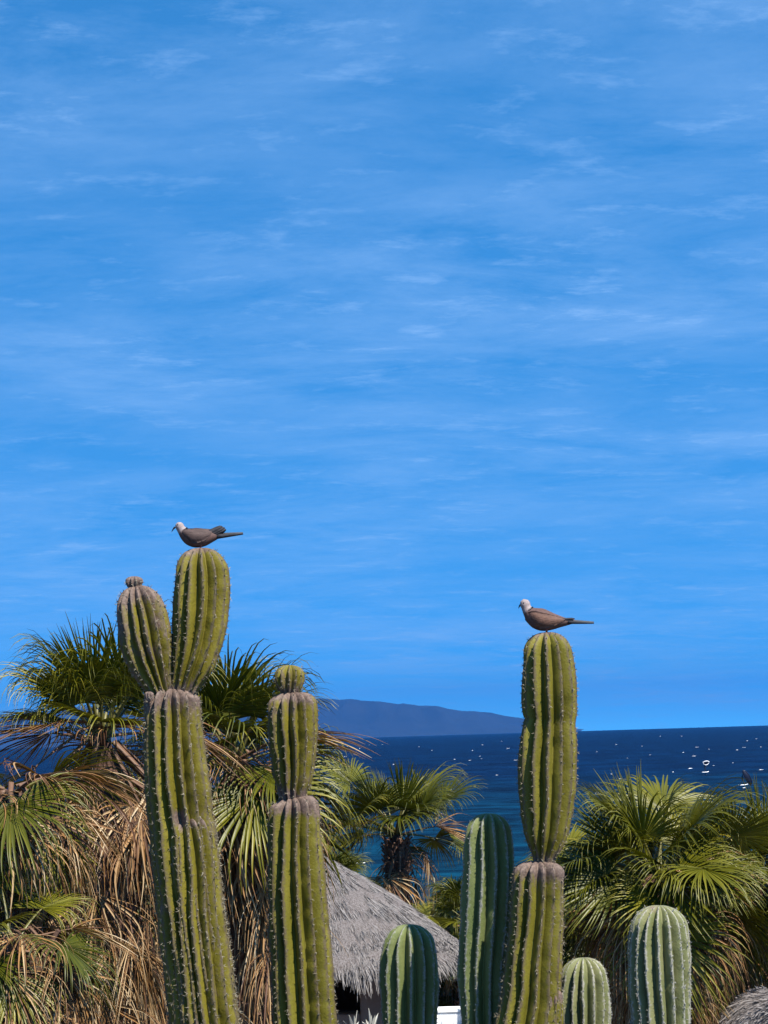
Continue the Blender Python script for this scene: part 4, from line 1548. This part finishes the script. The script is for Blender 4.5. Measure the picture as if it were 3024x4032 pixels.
def rider(px, py, label, lean, face, white):
    c = sea_point(px, py)
    grp = 'wing riders on the sea'
    bd_p = Vector((c.x, c.y, c.z + 0.45))
    # board on its foil mast
    bd = thing('foil_board', 'white foil board under ' + label[1], 'board', tuple(bd_p), grp)
    V, Fc = [], []
    for i in range(13):
        t = i / 12 * 2 - 1
        w = 0.32 * math.sqrt(max(0.03, 1 - abs(t) ** 3))
        zc_ = 0.10 * max(0, t) ** 2
        V += [(t * 0.8, -w, zc_), (t * 0.8, 0, zc_ + 0.07), (t * 0.8, w, zc_), (t * 0.8, 0, zc_ - 0.05)]
    for i in range(12):
        for k in range(4):
            Fc.append((i * 4 + k, i * 4 + (k + 1) % 4, i * 4 + 4 + (k + 1) % 4, i * 4 + 4 + k))
    Fc += [(3, 2, 1, 0), (48, 49, 50, 51)]
    mesh_obj('deck', V, Fc, M['wing_white'], bd)
    box(bd, 'foil_mast', -0.06, 0.06, -0.01, 0.01, -0.75, -0.04, M['wing_dark'], 0.004)
    box(bd, 'foil_wing', -0.08, 0.10, -0.4, 0.4, -0.78, -0.752, M['wing_dark'], 0.006)
    # person
    pr = thing('person', label[0], 'person', (bd_p.x, bd_p.y, bd_p.z + 0.06), grp)
    J = {'pel': (-0.05, 0, 0.82), 'spi': (-0.10, 0, 1.02), 'che': (-0.08, 0, 1.24), 'nek': (-0.03, 0, 1.42), 'hed': (0.0, 0, 1.52), 'top': (0.01, 0, 1.66),
         'hl': (-0.03, 0.10, 0.78), 'kl': (0.22, 0.13, 0.48), 'al': (0.20, 0.12, 0.08), 'tl': (0.34, 0.14, 0.03),
         'hr': (-0.08, -0.10, 0.78), 'kr': (-0.18, -0.13, 0.45), 'ar': (-0.36, -0.12, 0.08), 'tr': (-0.24, -0.16, 0.03),
         'sl': (-0.04, 0.19, 1.34), 'el': (0.16, 0.26, 1.22), 'wl': (0.38, 0.24, 1.36), 'fl': (0.46, 0.23, 1.40),
         'sr': (-0.08, -0.19, 1.34), 'er': (0.10, -0.28, 1.20), 'wr': (0.32, -0.24, 1.32), 'fr': (0.40, -0.23, 1.36)}
    Rj = {'pel': .145, 'spi': .13, 'che': .15, 'nek': .06, 'hed': .09, 'top': .06, 'hl': .09, 'kl': .065, 'al': .045, 'tl': .04, 'hr': .09, 'kr': .065, 'ar': .045, 'tr': .04,
          'sl': .06, 'el': .045, 'wl': .033, 'fl': .03, 'sr': .06, 'er': .045, 'wr': .033, 'fr': .03}
    E = [('pel', 'spi'), ('spi', 'che'), ('che', 'nek'), ('nek', 'hed'), ('hed', 'top'), ('pel', 'hl'), ('hl', 'kl'), ('kl', 'al'), ('al', 'tl'), ('pel', 'hr'), ('hr', 'kr'), ('kr', 'ar'), ('ar', 'tr'),
         ('che', 'sl'), ('sl', 'el'), ('el', 'wl'), ('wl', 'fl'), ('che', 'sr'), ('sr', 'er'), ('er', 'wr'), ('wr', 'fr')]
    ks = list(J)
    me = bpy.data.meshes.new('body')
    me.from_pydata([J[k] for k in ks], [(ks.index(a_), ks.index(b_)) for a_, b_ in E], [])
    o = link('body', me, pr)
    sk = o.modifiers.new('skin', 'SKIN')
    for k, v in zip(ks, me.skin_vertices[0].data):
        v.radius = (Rj[k], Rj[k])
        v.use_root = (k == 'pel')
    o.modifiers.new('sub', 'SUBSURF').render_levels = 1
    me.materials.append(M['wetsuit'])
    pr.rotation_euler = (0, 0, face)
    bd.rotation_euler = (0, 0, face)
    # inflatable hand wing: a bent crescent with a fat leading edge
    wg = thing('hand_wing', label[2], 'wing', (bd_p.x, bd_p.y, bd_p.z), grp)
    V, Fc, ed = [], [], []
    n, m = 17, 7
    span, chord = (1.15, 1.5) if white else (1.45, 0.9)
    for i in range(n):
        t = i / (n - 1) * 2 - 1
        ch = chord * (1 - 0.75 * abs(t) ** 2.2)
        for k in range(m):
            s_ = k / (m - 1)
            V.append((0.10 * math.sin(s_ * math.pi) - 0.35 * t * t * 0.6, t * span, -s_ * ch + chord * 0.5 - 0.35 * t * t))
    for i in range(n - 1):
        for k in range(m - 1):
            a_ = i * m + k
            Fc.append((a_, a_ + m, a_ + m + 1, a_ + 1))
    base = len(V)
    V += [(x + 0.02, y, z) for x, y, z in V[:base]]
    Fc += [tuple(base + q for q in f_)[::-1] for f_ in Fc[:]]
    cp = mesh_obj('canopy', V, Fc, M['wing_dark'], wg)
    # rim tube
    ring = [V[i * m] for i in range(n)] + [V[(n - 1) * m + k] for k in range(1, m)] + ([V[i * m + m - 1] for i in range(n - 2, -1, -1)] + [V[k] for k in range(m - 2, 0, -1)] if white else [])
    TV, TF = [], []
    cnt = len(ring)
    for i, p in enumerate(ring):
        p = Vector(p)
        nx_ = Vector(ring[(i + 1) % cnt]) - Vector(ring[i - 1])
        d = nx_.normalized() if nx_.length > 1e-6 else Vector((0, 1, 0))
        x = d.orthogonal().normalized()
        y = d.cross(x)
        r_ = 0.13 if white else 0.09
        for k in range(7):
            an = k * 2 * math.pi / 7
            TV.append(tuple(p + (x * math.cos(an) + y * math.sin(an)) * r_))
    for i in range(cnt if white else cnt - 1):
        for k in range(7):
            a_, b_ = i * 7 + k, i * 7 + (k + 1) % 7
            c_, d_ = ((i + 1) % cnt) * 7 + k, ((i + 1) % cnt) * 7 + (k + 1) % 7
            TF.append((a_, b_, d_, c_))
    mesh_obj('leading_edge', TV, TF, M['wing_white'] if white else M['wing_dark'], wg)
    return bd, pr, wg, bd_p


bd, pr, wg, bp_ = rider(2778, 3049, ('person in black wetsuit crouching under the round white rimmed wing', 'the rider with the round white rimmed wing', 'round dark hand wing with a white rim held over the sea'), 0, 0.4, True)
wg.location = (bp_.x + 0.2, bp_.y - 0.3, bp_.z + 1.9)
wg.rotation_euler = (0.1, 0.25, math.radians(-80))
wg.scale = (0.55, 0.55, 0.55)
bd, pr, wg, bp_ = rider(2926, 3102, ('person in black wetsuit riding with the long dark slanting wing', 'the rider with the long dark slanting wing', 'long dark hand wing slanting down towards the sea'), 0, 0.0, False)
wg.location = (bp_.x + 0.75, bp_.y - 0.2, bp_.z + 1.15)
wg.rotation_euler = (math.radians(-58), 0.15, math.radians(-75))
